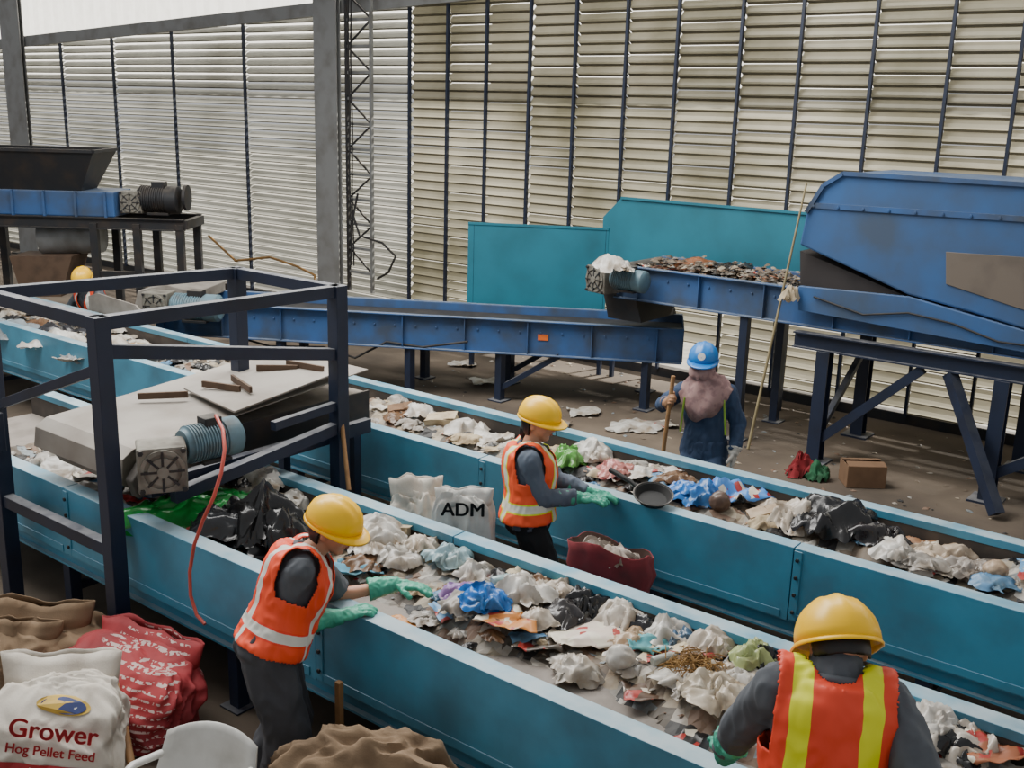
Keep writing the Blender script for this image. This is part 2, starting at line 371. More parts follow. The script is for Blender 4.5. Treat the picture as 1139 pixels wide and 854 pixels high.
# diagonal conveyor (middle, behind)
D3 = V((-.865, -.5, 0)).normalized(); S3 = V((-7.59, 9.6, 0)); side3 = V((.5, -.865, 0))
c3o = S3 - side3 * .42
r3, d3, sd3 = rail_conveyor('diagonal_conveyor', 'long blue rail conveyor running across behind the second teal conveyor', c3o - D3 * 2.12, c3o + D3 * 4.3, .84, .99, .40, blue, rubber, ((.4, 0), (2.12, -.7), (3.22, 0), (4.82, 0)))
e3 = c3o + D3 * 4.25
MB().tube([e3 - sd3 * .5 + Z * .86, e3 + sd3 * .5 + Z * .86], .13, 20).build('head_drum', darkst, r3, smooth=40)
q = c3o - D3 * 2.12; MB().bar(q - sd3 * .42 + Z * .79, q + sd3 * .42 + Z * .79, .012, .4).build('end_plate', blue, r3, .003)
near3 = side3
MB().prism([e3 + near3 * .45 + D3 * a + Z * b for a, b in ((-.5, .99), (-.5, 1.12), (-.1, 1.2), (.25, 1.1), (.32, .85))], near3 * -.9).build('head_hood', hood, r3, .01)
g = e3 + near3 * .60 + Z * .98 - D3 * .1
gearbox(r3, g, near3, .32)
motor(r3, g - D3 * .5 + near3 * .05, -D3, .16, .6)
MB().box(S3 + D3 * -.5 + near3 * .012 + Z * .80, (.12, .006, .07), (D3, near3, Z)).build('sticker', mat('orange sticker', (230, 110, 40)), r3)
cab = [W(x, y, q) for x, y, q in ((255, 372, 8.0), (300, 385, 8.2), (360, 386, 8.6), (395, 398, 8.7), (430, 380, 8.9), (470, 386, 9.1), (520, 380, 9.2))]
tag(MB().tube(cab, .014, 8).build('power_cable', rubber, smooth=60), 'black power cable looped along the side of the blue diagonal conveyor', 'cable')
# upper conveyor under the machine
r4, d4, sd4 = rail_conveyor('upper_conveyor', 'raised blue conveyor carrying waste out from under the big blue machine', (-6.35, 10.6, 0), (.8, 10.6, 0), .95, 1.72, .36, blue, rubber, ((1.6, 0),))
MB().tube([V((-6.35, 10.1, 1.56)), V((-6.35, 11.1, 1.56))], .16, 20).build('head_drum', darkst, r4, smooth=40)
MB().prism([V((-6.62, 10.2, 1.5)), V((-6.15, 10.2, 1.36)), V((-6.05, 10.2, 1.08)), V((-6.5, 10.2, 1.08))], (0, .8, 0)).build('drop_chute', darkst, r4, .006)
gearbox(r4, V((-6.45, 9.98, 1.56)), V((-.25, -1, 0)), .30)
motor(r4, V((-6.05, 9.9, 1.6)), V((1, 0, 0)), .12, .42)
# teal guards
a = W(521, 248, 10.6); b = W(678, 240, 11.5)
r = empty('guard_panel', (a.x, a.y, 0), 'teal sheet metal guard standing left of the raised conveyor head', 'guard panel')
zt = a.z; A0 = V((a.x, a.y, 0)); B0 = V((b.x, b.y, 0)); zbt = W(521, 338, 10.6).z
MB().bar(A0 + Z * (zt + zbt) / 2, B0 + Z * (zt + zbt) / 2, .012, zt - zbt).build('sheet', tealg, r)
MB().bar(A0 + Z * zt, B0 + Z * zt, .03, .03).build('top_edge', tealg, r)
for t in (.03, .97):
    q = A0.lerp(B0, t); MB().box((q.x, q.y + .03, zt / 2), (.05, .05, zt)).build('post', navy, r)
a = W(681, 219, 11.5); b = W(885, 236, 11.5); zl = W(885, 306, 11.5).z
r = empty('guard_panel', ((a.x + b.x) / 2, 11.5, 0), 'long teal guard behind the waste on the raised conveyor', 'guard panel')
MB().prism([V((a.x - .12, 11.5, zl - .3)), V((a.x - .12, 11.5, a.z - .26)), V((a.x + .14, 11.5, a.z)), V((b.x + .2, 11.5, (a.z + b.z) / 2)), V((b.x + .2, 11.5, zl))], (0, .012, 0)).build('sheet', tealg, r)
MB().bar(V((a.x + .14, 11.49, a.z)), V((b.x + .2, 11.49, (a.z + b.z) / 2)), .03, .03).build('top_edge', tealg, r)
for x in (a.x + .1, b.x): MB().box((x, 11.54, zl / 2 + .2), (.05, .05, zl + .4)).build('post', navy, r)
# big blue machine
yM = 10.02
r = empty('sorting_machine', (-2.5, 10.6, 0), 'big blue enclosed sorting machine on a navy steel stand at right', 'machine')
body = [W(x, y, yM) for x, y in ((889, 272), (897, 236), (916, 206), (938, 193), (1139, 205), (1330, 217), (1330, 420), (1139, 366), (1075, 346), (1010, 328))]
MB().prism(body, (0, 1.35, 0)).build('housing', blue2, r, .02)
rim = [W(x, y, yM - .015) for x, y in ((897, 236), (916, 206), (938, 193), (1139, 205), (1330, 217))]
mb = MB()
for k in range(4): mb.bar(rim[k], rim[k + 1], .03, .04)
mb.build('rim_strip', blue, r)
mb = MB().bar(W(900, 228, yM - .01), W(1330, 256, yM - .01), .02, .05)
for k in range(14): mb.lathe([(.014, -.01), (.014, .012), (.001, .013)], W(905, 229, yM - .02).lerp(W(1330, 256, yM - .02), k / 13), V((0, -1, 0)), 6)
mb.build('seam_rail', blue, r)
MB().prism([W(x, y, yM - .012) for x, y in ((1052, 280), (1139, 286), (1250, 294), (1250, 372), (1139, 345), (1052, 316))], (0, .012, 0)).build('access_plate', mat('dusty plate', (108, 98, 88), .7, 0, (84, 76, 68), .8, 4), r, .004)
MB().prism([W(x, y, yM + .1) for x, y in ((890, 279), (1000, 326), (1030, 340), (890, 322))], (0, 1.1, 0)).build('chute', mat('shadow-toned chute', (52, 47, 46), .8), r)  # dark wedge: the shadow under the housing is put into its colour
low = [W(x, y, yM - .04) for x, y in ((888, 318), (1010, 330), (1139, 368), (1330, 424), (1330, 440), (1139, 392), (888, 345))]
MB().prism(low, (0, .05, 0)).build('lower_panel', blue2, r, .006)
a = W(884, 376, yM); b = V((.9, yM, a.z))
for dy in (0, 1.2):
    MB().ibeam(a + Y * dy, b + Y * dy, .12, .16).build('stand_beam', navy, r)
zs = W(884, 376, yM).z - .08
legx = [W(912, 450, yM).x, W(1050, 480, yM).x + .45, W(1139, 480, yM).x + 1.1]
for x in legx:
    for dy in (0, 1.2):
        MB().ibeam((x, yM + dy, 0), (x, yM + dy, zs), .13, .14, up=Y).box((x, yM + dy, .01), (.28, .28, .02)).build('leg', navy, r)
MB().bar(V((legx[0] + .04, yM, .25)), V((legx[0] + .95, yM, zs - .02)), .08, .09).build('brace', navy, r)
MB().bar(V((legx[0] + 1.2, yM, zs - .02)), V((legx[1] + .2, yM - .45, .05)), .1, .1).build('brace', navy, r)
MB().bar(V((legx[0], yM + .05, .3)), V((legx[0], yM + 1.2, zs - .1)), .06, .06).build('brace', navy, r)
MB().bar(V((legx[1], yM, .25)), V((legx[2], yM, zs)), .08, .09).build('brace', navy, r)
pts = [W(x, y, yM - .06) for x, y in ((905, 330), (960, 350), (1010, 348), (1060, 360), (1110, 380), (1139, 384), (1180, 392))]
tag(MB().tube(pts, .010, 8).build('control_cable', rubber, smooth=60), 'black cable draped along the lower edge of the big blue machine', 'cable')
# ------------------------------------------------------------------ transfer head over near conveyor + frame
tx0, tx1 = -6.44, -5.62
r = empty('transfer_conveyor', ((tx0 + tx1) / 2, 4.2, 0), 'dusty transfer conveyor head inside the navy frame at left', 'conveyor')
zt = 1.27; xc = (tx0 + tx1) / 2; rd = .12
prof = [(5.5, zt), (4.6, zt), (3.52, zt)] + [(3.52 - rd * math.sin(k * PI / 8), zt - rd + rd * math.cos(k * PI / 8)) for k in range(1, 9)] + [(4.6, zt - 2 * rd), (5.5, zt - 2 * rd)]
MB().prism([V((tx0 + .04, y, z)) for y, z in prof], (tx1 - tx0 - .08, 0, 0)).build('belt', beltd, r, smooth=40)
for x in (tx0, tx1):
    MB().prism([V((x - .01, y, z)) for y, z in ((3.62, zt - .2), (3.5, zt - .16), (3.5, zt - .06), (3.68, zt + .02), (5.5, zt + .02), (5.5, zt - .24))], (.02, 0, 0)).build('side_plate', darkst, r, .004)
    MB().lathe([(.06, 0), (.06, .05), (.03, .06), (.001, .06)], V((x + (.01 if x > xc else -.01), 3.53, zt - rd)), V((1 if x > xc else -1, 0, 0)), 16).build('bearing', gearm, r, smooth=40)
cover = mat('dusty cover', (158, 152, 144), .75, .1, (116, 106, 96), .9, 1.8, lo=.42, hi=.72)
cp = [(3.36, zt - .13), (3.38, zt + .0), (3.46, zt + .05), (4.1, zt + .09), (5.45, zt + .2), (5.45, zt + .19), (4.1, zt + .08), (3.465, zt + .04), (3.39, zt - .005), (3.37, zt - .13)]
MB().prism([V((tx0 - .14, y, z)) for y, z in cp], (tx1 - tx0 + .19, 0, 0)).build('sloping_cover', cover, r, .003)
MB().prism([V((tx0 + .2, 4.3, zt + .14)), V((tx1 + .14, 4.15, zt + .15)), V((tx1 + .1, 5.2, zt + .25)), V((tx0 + .5, 5.3, zt + .26))], (0, 0, .012)).build('upper_plate', cover, r)
for k, (yy, dx, ln, sk) in enumerate(((4.35, .35, .3, .09), (4.55, .42, .36, -.12), (4.8, .38, .22, .2), (5.0, .48, .34, .05), (4.0, .1, .26, .22))):
    MB().bar(V((tx0 + dx, yy, zt + .2 + k * .02 - .15 * (k == 4))), V((tx0 + dx + ln, yy + sk, zt + .2 + k * .02 - .13 * (k == 4))), .02, .045).build('stiffener', rust, r)
MB().bar(V((tx1 + .2, 3.45, zt - .17)), V((tx1 + .2, 5.3, zt - .17)), .06, .1).build('motor_shelf', navy, r)
gp = W(180, 517, 3.46); gearbox(r, gp, V((.9, -.55, 0)), .28)
mp = W(234, 489, 3.8); motor(r, mp, V((.12, 1, 0)), .118, .38)
MB().tube([mp + V((0, -.3, -.03)), mp], .05, 14).build('shaft_coupling', darkst, r, smooth=40)
MB().prism([V((tx1 + .06, y, z)) for y, z in ((3.42, zt - .24), (3.38, zt - .12), (3.46, zt - .03), (3.7, zt + .0), (4.1, zt + .0), (4.1, zt - .18))], (.08, 0, 0)).build('chain_guard', mat('grimy guard', (86, 82, 78), .7, .2, (56, 48, 42), .9, 6), r, .01)
for (x, y) in ((tx0, 5.35), (tx1, 5.35)): MB().box((x, y, .5), (.07, .07, 1.0)).build('leg', navy, r)
P1 = V((-5.42, 3.2, 0)); P2 = V((-5.30, 4.9, 0)); P3 = V((-6.38, 4.9, 0)); P4 = V((-6.72, 3.2, 0))
r = empty('steel_frame', (-5.95, 4.05, 0), 'navy square tube frame standing over the transfer conveyor head', 'frame')
for p in (P1, P2, P3, P4): MB().box((p.x, p.y, 1.1), (.1, .1, 2.2)).box((p.x, p.y, .008), (.2, .2, .016)).build('post', navy, r, .004)
def fb(a, b, w=.07, h=.08): MB().bar(a, b, w, h).build('beam', navy, r, .003)
for p, q in ((P1, P2), (P4, P3), (P4, P1), (P3, P2)): fb(p + Z * 2.16, q + Z * 2.16)
fb(P1 + Z * 2.0, P2 + Z * 1.72); fb(P4 + Z * .78, P1 + Z * .78); fb(P4 + Z * 1.42, P1 + Z * 1.9, .05, .06)
fb(P2 + Z * 1.2, V((-5.32, 3.55, 1.05))); fb(P2 + Z * 1.36, V((-5.28, 4.3, 1.34)), .05, .06)
MB().box((P4.x + .04, P4.y - .08, 1.28), (.22, .12, .26)).build('switch_box', navy, r, .01)
ctl = [(240, 462), (248, 478), (250, 500), (246, 526), (238, 552), (226, 578), (216, 606), (211, 636), (212, 662), (219, 684), (228, 694)]
pts = [W(x, y, 3.18 + max(0, .25 - .06 * k)) for k, (x, y) in enumerate(ctl)]
tag(MB().tube(pts, .010, 10).build('hose', mat('red hose', (190, 82, 70), .5), smooth=60), 'thin red hose hanging over the rim of the nearest teal conveyor', 'hose')
tag(MB().tube([W(375, 420, 5.0), W(388, 545, 4.75)], .016, 8).build('wooden_stick', wood, smooth=60), 'wooden stick leaning by the right rear post of the navy frame', 'stick')
# ------------------------------------------------------------------ hopper machine far left
FD = 14.6
def L3(px, py, k=0): return DP(px, py, FD) + FH * k
r = empty('hopper_machine', V((L3(110, 250).x, L3(110, 250).y, 0)), 'elevated hopper and shredder on a dark stand at far left', 'machine')
zp = L3(110, 248).z
pl = [L3(-60, 246), L3(205, 246)]; DK = .8
A = V((pl[0].x, pl[0].y, zp)); B = V((pl[1].x, pl[1].y, zp))
for k in (0, DK): MB().ibeam(A + FH * k, B + FH * k, .1, .16).build('stand_beam', darkst, r)
for t in (0, .35, .6, 1): MB().bar(A.lerp(B, t), A.lerp(B, t) + FH * DK, .08, .12).build('cross_beam', darkst, r)
for t in (.12, .62, .80, .98):
    for k in (0, DK):
        q = A.lerp(B, t) + FH * k; MB().box((q.x, q.y, zp / 2), (.1, .1, zp), (RH, FH, Z)).build('leg', darkst, r)
MB().bar(A.lerp(B, .62) - Z * .7, A.lerp(B, .98) - Z * .7, .07, .08).build('rail', darkst, r)
a = L3(-60, 246); b = L3(128, 246); z0 = zp + .08; z1 = L3(100, 213).z
MB().prism([V((a.x, a.y, z0)), V((b.x, b.y, z0)), V((b.x, b.y, z1)), V((a.x, a.y, z1))], FH * .7).build('shredder_body', blue, r, .02)
for px in (-20, 15, 50, 85, 118): q = L3(px, 230); MB().box(V((q.x, q.y, (z0 + z1) / 2)) - FH * .02, (.03, .05, z1 - z0), (RH, FH, Z)).build('body_rib', blue, r)
hz = L3(100, 168).z
bt = [L3(-60, 212), L3(88, 212)]; tp = [L3(-60, 168), L3(108, 168)]
lo = [V((bt[0].x, bt[0].y, z1)) + FH * .05, V((bt[1].x, bt[1].y, z1)) + FH * .05, V((bt[1].x, bt[1].y, z1)) + FH * .6, V((bt[0].x, bt[0].y, z1)) + FH * .6]
hi = [V((tp[0].x, tp[0].y, hz)) - FH * .15, V((tp[1].x, tp[1].y, hz)) - FH * .15, V((tp[1].x, tp[1].y, hz)) + FH * .7, V((tp[0].x, tp[0].y, hz)) + FH * .7]
MB().loft([lo, hi], False).build('hopper', darkst, r, solid=.02)
for k in range(4): MB().bar(hi[k], hi[(k + 1) % 4], .05, .04).build('hopper_rim', darkst, r)
q = L3(170, 224); motor(r, V((q.x, q.y, q.z)) + FH * .3, RH, .19, .58, darkst)
q = L3(141, 226); gearbox(r, V((q.x, q.y, q.z)) + FH * .25, -FH, .3)
q = L3(197, 222); MB().lathe([(.14, 0), (.18, .02), (.18, .06), (.06, .07)], V((q.x, q.y, q.z)) + FH * .3, RH, 20).build('pulley', darkst, r, smooth=40)
q0 = L3(35, 268); q1 = L3(100, 264)
MB().tube([q0 + FH * .4, q1 + FH * .4], .26, 24).build('drum', grey, r, smooth=40)
ch = [L3(x, y) for x, y in ((10, 285), (80, 285), (68, 330), (25, 330))]
MB().prism(ch, FH * .6).build('discharge_chute', rust, r)
# ------------------------------------------------------------------ people
def ik(s, t, l1, l2, hint):
    d = t - s; L = min(d.length, (l1 + l2) * .995); dn = d.normalized(); t = s + dn * L
    a = (l1 * l1 - l2 * l2 + L * L) / (2 * L); h = math.sqrt(max(l1 * l1 - a * a, 0)); hp = (hint - dn * hint.dot(dn)).normalized()
    return s + dn * a + hp * h, t
def hand(mb, w, d, n, sgn, infl, curl, k=1.0):
    d = d.normalized(); n = (n - d * n.dot(d)).normalized(); s = d.cross(n) * sgn   # s: thumb side
    mb.ell(w + d * .045 * k, (.052 * k + infl, .038 * k + infl, .016 * k + infl), (d, s, n), 3)
    mb.cap(w, .022 * k + infl, w + d * .05 * k, .022 * k + infl)
    for i, (o, L) in enumerate(((.029, .070), (.010, .078), (-.009, .072), (-.027, .058))):
        p = w + (d * (.086 - .003 * abs(i - 1)) + s * o) * k; ang = curl * .5; rr = (.0085 - .0006 * (i == 3)) * k + infl
        dd = d + s * o * 3.0
        for j, f in enumerate((.45, .31, .24)):
            v = (dd.normalized() * math.cos(ang) + n * math.sin(ang)); q = p + v * L * f * k; mb.cap(p, rr, q, rr * .94, 8); p = q; ang += curl
    p = w + (d * .022 + s * .026) * k; v = (d * .62 + s * .7 + n * .35).normalized(); q = p + v * .042 * k; mb.cap(p, .012 * k + infl, q, .0105 * k + infl, 8)
    v = (d * .8 + s * .25 + n * (.3 + curl * .4)).normalized(); mb.cap(q, .0105 * k + infl, q + v * .03 * k, .009 * k + infl, 8)
def person(label, P, N, hc, hf, br, RA, LA, feet, c):
    k = c.get('k', 1.0); bw = c.get('bw', 1.0); tw = c.get('tw', 0); ak = c.get('ak', 1.0); ax = (N - P).normalized(); L = (N - P).length
    br = (br - ax * br.dot(ax)).normalized(); bf = ax.cross(br)
    hf = hf.normalized(); hu = (Z - hf * Z.dot(hf)).normalized(); hr = hf.cross(hu)
    fl = (feet[0] + feet[1]) / 2
    root = empty('person', V((fl.x, fl.y, feet[0].z)), label, 'person')
    SEC = [(-.24, .10, .085, 0), (-.12, .163, .115, -.01), (0, .17, .12, -.008), (.18, .15, .108, 0), (.38, .138, .102, .004), (.58, .15, .115, .008), (.78, .165, .115, .004), (.91, .152, .092, -.004), (1.0, .08, .066, -.006)]
    def torso(mb, inf, f0, f1):
        rings = []
        for f, w, d, o in SEC:
            if f0 - 1e-6 <= f <= f1 + 1e-6:
                cc = P + ax * L * f + bf * o
                rings.append([cc + br * math.cos(2 * PI * j / 28) * (w * bw * k + inf) + bf * math.sin(2 * PI * j / 28) * (d * bw * k + inf) for j in range(28)])
        mb.loft(rings)
    SW = .165 * bw * k
    S = {s: N - ax * .065 * k + br * s * SW for s in (1, -1)}
    arm = {}
    for s, A in ((1, RA), (-1, LA)):
        e, w = ik(S[s], A['w'], .285 * k * ak, .245 * k * ak, A['hint']); arm[s] = (S[s], e, w, A)
    HIP = {s: P - ax * .05 * k + br * s * .088 * k for s in (1, -1)}
    leg = {}
    for s, ft in ((1, feet[0]), (-1, feet[1])):
        kn, an = ik(HIP[s], ft + Z * .085, .41 * k, .41 * k, bf); leg[s] = (HIP[s], kn, an)
    bh = bf * 1.0; bh.z = 0; bh.normalize()
    mb = MB(); torso(mb, 0, -.24, 1.0)
    mb.cap(N - ax * .04, .064 * k, hc - hu * .05 - hf * .012, .054 * k)
    mb.ell(hc + hu * .025 - hf * .008, (.078, .098, .098), (hr, hf, hu)); mb.ell(hc - hu * .03 + hf * .018, (.066, .074, .075), (hr, hf, hu))
    mb.ell(hc - hu * .088 + hf * .055, (.034, .028, .026), (hr, hf, hu), 2)
    mb.cap(hc + hf * .086 + hu * .018, .009, hc + hf * .108 - hu * .022, .013); mb.ell(hc + hf * .097 - hu * .026, (.018, .014, .011), (hr, hf, hu), 2)
    for s in (1, -1):
        mb.ell(hc + hr * s * .077 - hf * .008 - hu * .008, (.012, .02, .032), (hr, hf, hu), 2); mb.ell(hc + hr * s * .038 + hf * .062 - hu * .025, (.026, .026, .026), (hr, hf, hu), 2)
        mb.cap(hc + hr * s * .012 + hf * .09 + hu * .035, .009, hc + hr * s * .05 + hf * .074 + hu * .033, .009, 8)
    mb.ell(hc + hf * .087 - hu * .055, (.024, .012, .011), (hr, hf, hu), 2)
    for s in (1, -1):
        sh, e, w, A = arm[s]
        mb.cap(N - ax * .06 + br * s * .05, .055 * k, sh, .054 * k); mb.cap(sh, .053 * k, e, .042 * k); mb.cap(e, .043 * k, w, .029 * k, sq=.9)
        hand(mb, w, A['d'], A['n'], s, -.001, A.get('curl', .35), k)
        h, kn, an = leg[s]; mb.cap(h, .085 * k, kn, .056 * k); mb.cap(kn, .056 * k, an, .037 * k); mb.cap(an - Z * .035, .04, an + bh * .15 * k - Z * .05, .03)
    body = link_mesh(remesh(mb, .0075, 2), 'body', skin, root)
    # face details
    for s in (1, -1):
        ey = MB().ell(hc + hr * s * .032 + hf * .083 + hu * .013, (.014, .009, .008), (hr, hf, hu), 2).build('eye', eyew, root, smooth=60)
        MB().ell(hc + hr * s * .032 + hf * .0895 + hu * .013, (.006, .004, .006), (hr, hf, hu), 2).build('iris', eyed, ey, smooth=60)
        MB().cap(hc + hr * s * .015 + hf * .096 + hu * .036, .004, hc + hr * s * .05 + hf * .081 + hu * .036, .003, 6).build('eyebrow', hairm, root)
    MB().ell(hc + hf * .0955 - hu * .055, (.021, .006, .007), (hr, hf, hu), 2).build('lips', lipm, root, smooth=60)
    # hair: covers the back of the head down to the nape, behind the ears
    mb = MB().ell(hc - hf * .014, (.086, .104, .118), (hr, hf, hu), 5); nape = c.get('nape', -.095)
    def hk(f):
        q = f.calc_center_median() - hc; a, b = q.dot(hf), q.dot(hu)
        return (b < .03 and a > -.028) or b < nape or (a > .03)
    bmesh.ops.delete(mb.bm, geom=[f for f in mb.bm.faces if hk(f)], context='FACES'); mb.build('hair', hairm, root, smooth=60, solid=.008)
    if c.get('bun'): MB().ell(hc - hf * .10 - hu * .085, (.032, .032, .05), (hr, hf, hu), 3).build('hair_bun', hairm, root, smooth=60)
    # shirt
    mb = MB(); torso(mb, .016, -.12, 1.0); sl = c.get('sleeve', 1.0)
    if c.get('high'): mb.cap(N - ax * .05, .088 * k, N + (hc - N).normalized() * .075, .078 * k, flat1=True)
    for s in (1, -1):
        sh, e, w, A = arm[s]
        mb.cap(N - ax * .055 + br * s * .05, .070 * k, sh, .073 * k)
        if sl <= .55: mb.cap(sh, .073 * k, sh.lerp(e, sl / .5 * .88), .078 * k, flat1=True)
        else: mb.cap(sh, .073 * k, e, .064 * k); mb.cap(e, .064 * k, e.lerp(w, (sl - .5) * 2), .052 * k, flat1=True)
    me = remesh(mb, .009, 5); wrinkle(me, .012, 12); link_mesh(me, 'shirt', c['shirt'], root)
    MB().tube([N - ax * .02 + (br * math.cos(t) * .078 + bf * (math.sin(t) * .07 + .006)) * k + ax * (.012 - .02 * math.sin(t)) for t in [j * 2 * PI / 20 for j in range(21)]], .014, 8).build('collar', c['shirt'], root, smooth=60)
    # trousers
    mb = MB(); torso(mb, .020 + tw, -.24, .18)
    for s in (1, -1):
        h, kn, an = leg[s]; mb.cap(h, .108 * k + tw, kn, .092 * k + tw); mb.cap(kn, .092 * k + tw, an, .084 * k, flat1=True)
    me = remesh(mb, .011, 3); wrinkle(me, .016, 9); link_mesh(me, 'trousers', c['trousers'], root)
    for s in (1, -1):
        h, kn, an = leg[s]; mb = MB().cap(an + Z * .06, .052, an - Z * .03, .05); mb.cap(an - Z * .038, .05, an + bh * .16 * k - Z * .05, .038)
        me = remesh(mb, .009, 2)
        for v in me.vertices: v.co.z = max(v.co.z, an.z - .085)
        link_mesh(me, 'boot', rubber, root)
    # gloves
    for s in (1, -1):
        sh, e, w, A = arm[s]; mb = MB(); hand(mb, w, A['d'], A['n'], s, .0035, A.get('curl', .35), k * c.get('gk', 1.12))
        dn = (e - w).normalized(); mb.cap(w, .040 * k, w + dn * c.get('cuff', .13), .062 * k, flat1=True)
        me = remesh(mb, .0055, 2); wrinkle(me, .007, 22); link_mesh(me, 'glove', A.get('gm', glovem), root)
    # vest
    if c.get('vest'):
        mb = MB(); torso(mb, .048, -.14, 1.0)
        for s in (1, -1): mb.cap(N - ax * .05 + br * s * .03, .088 * k, S[s] + ax * .014, .092 * k)
        me = remesh(mb, .008, 4); bm = bmesh.new(); bm.from_mesh(me)
        def loc(p): q = p - P; return q.dot(br), q.dot(bf), q.dot(ax)
        kill = []
        for f in bm.faces:
            la, fr, s = loc(f.calc_center_median()); sn = s / L
            nd_ = math.hypot(la, fr + .0)
            if sn < -.03 or (abs(la) > .172 * bw * k and sn > .55) or (sn > .9 and nd_ < .078 * k) or (fr > 0 and abs(la) < .012 + max(0, sn - .45) * .13 * k): kill.append(f)
        bmesh.ops.delete(bm, geom=kill, context='FACES')
        lay = bm.verts.layers.float_vector.new('tl')
        for v in bm.verts: v[lay] = V(loc(v.co))
        bm.to_mesh(me); bm.free(); wrinkle(me, .012, 11)
        o = link_mesh(me, 'safety_vest', c['vest'], root); md = o.modifiers.new('solid', 'SOLIDIFY'); md.thickness = .006; md.offset = 1
    # hard hat
    hs = c.get('hs', 1.0); hc2 = hc + hu * (.036 - c.get('hd', 0)) - hf * .004; rf, rl, ru = .142 * hs, .118 * hs, .134 * hs; rings = []
    for i in range(11):
        ph = math.radians(i * 8.9); ring = []
        for j in range(40):
            th = 2 * PI * j / 40; la = rl * math.cos(ph) * math.sin(th)
            rg = .007 * (math.exp(-(la / .014) ** 2) + .7 * math.exp(-((abs(la) - .05) / .010) ** 2)) * min(1, math.sin(ph) * 2.2)
            ring.append(hc2 + hf * (rf * math.cos(ph) * math.cos(th)) + hr * la + hu * (ru * math.sin(ph) ** .85 + rg))
        rings.append(ring)
    mb = MB(); mb.loft(rings, False); vs = rings[-1]; mb.add(vs, [tuple(range(40))])
    bmesh.ops.remove_doubles(mb.bm, verts=mb.bm.verts[:], dist=.0005)
    sh = mb.build('hard_hat', c['hat'], root, smooth=50, solid=.005)
    r1 = []; r2 = []; r3_ = []
    for j in range(40):
        th = 2 * PI * j / 40; fx = max(0, math.cos(th)); ex = .005 + .042 * fx ** 1.6; dx = hf * math.cos(th) * rf + hr * math.sin(th) * rl; dn = dx.normalized()
        r1.append(hc2 + dx * .99 + hu * .004); r2.append(hc2 + dx + dn * ex - hu * (.006 + .012 * fx)); r3_.append(hc2 + dx + dn * ex - hu * (.012 + .014 * fx))
    MB().loft([r1, r2, r3_], False).build('brim', c['hat'], sh, smooth=60, solid=.004)
    if c.get('badge'):
        MB().lathe([(.030, 0), (.030, .006), (.001, .007)], hc2 + hf * .128 + hu * .06, (hf + hu * .35), 20).build('badge', white, sh)
    return dict(root=root, S=S, arm=arm, N=N, P=P, hc=hc, hf=hf, hu=hu, hr=hr, br=br, bf=bf, ax=ax)
def hv(x, y, z=0): return V((x, y, z)).normalized()
def rt(h): return V((h.y, -h.x, 0)).normalized()
grS = mat('dark grey shirt', (84, 88, 94), .85, 0, (64, 68, 74), .8, 8); grS3 = mat('blue grey shirt', (92, 102, 116), .85, 0, (72, 80, 94), .8, 8)
grT = mat('charcoal trousers', (66, 67, 72), .85, 0, (52, 53, 56), .8, 8); blT = mat('black trousers', (28, 28, 30), .85)
nvS = mat('navy work shirt', (50, 68, 96), .85, 0, (36, 50, 74), .8, 6)
vA = vestmat('orange vest silver strips', (240, 76, 34), (215, 215, 205), (236, 60, 30)); vB = vestmat('orange vest lime strips', (240, 84, 36), (216, 216, 200), (214, 226, 40)); vC = vestmat('orange vest yellow strips', (224, 66, 36), (224, 228, 30), (224, 228, 30))
# 1: near sorter leaning over the belt
h = hv(.76, .65)
w1 = W(376, 686, 3.25); w2 = W(440, 650, 3.65)
person('person in yellow hard hat leaning over the nearest belt with both green gloves reaching out', W(304, 714, 2.96), W(342, 611, 3.14), W(370, 589, 3.23), V((.93, .36, -.30)), rt(h),
       dict(w=w1, hint=V((-.5, -.5, -.8)), d=W(442, 666, 3.52) - w1, n=V((.1, .3, -1)), curl=.3), dict(w=w2, hint=V((-.2, .2, -1)), d=W(512, 657, 3.83) - w2, n=V((0, -.2, -1)), curl=.25),
       (V((-3.60, 2.84, 0)), V((-3.88, 2.98, 0))), dict(shirt=grS, trousers=grT, vest=vA, hat=hatY, sleeve=.5, k=.98, cuff=.14, bw=1.10, tw=.02, gk=1.25, ak=1.2))
# 3: sorter between conveyors
h = hv(.78, .62); w1 = W(643, 553, 5.30); w2 = W(655, 548, 5.48)
person('person in yellow hard hat and lime striped vest standing between the two teal conveyors', W(588, 572, 5.18), W(588, 494, 5.2), W(600, 470, 5.25), V((.95, .16, -.12)), rt(h),
       dict(w=w1, hint=V((-.5, -.5, -.9)), d=W(684, 556, 5.42) - w1, n=V((0, .2, -1)), curl=.3), dict(w=w2, hint=V((-.2, .1, -1)), d=W(690, 552, 5.62) - w2, n=V((0, .1, -1)), curl=.3),
       (V((-3.76, 5.05, 0)), V((-3.95, 5.2, 0))), dict(shirt=grS3, trousers=blT, vest=vB, hat=hatY, sleeve=.97, k=.97, bw=1.12, bun=True, gk=1.25))
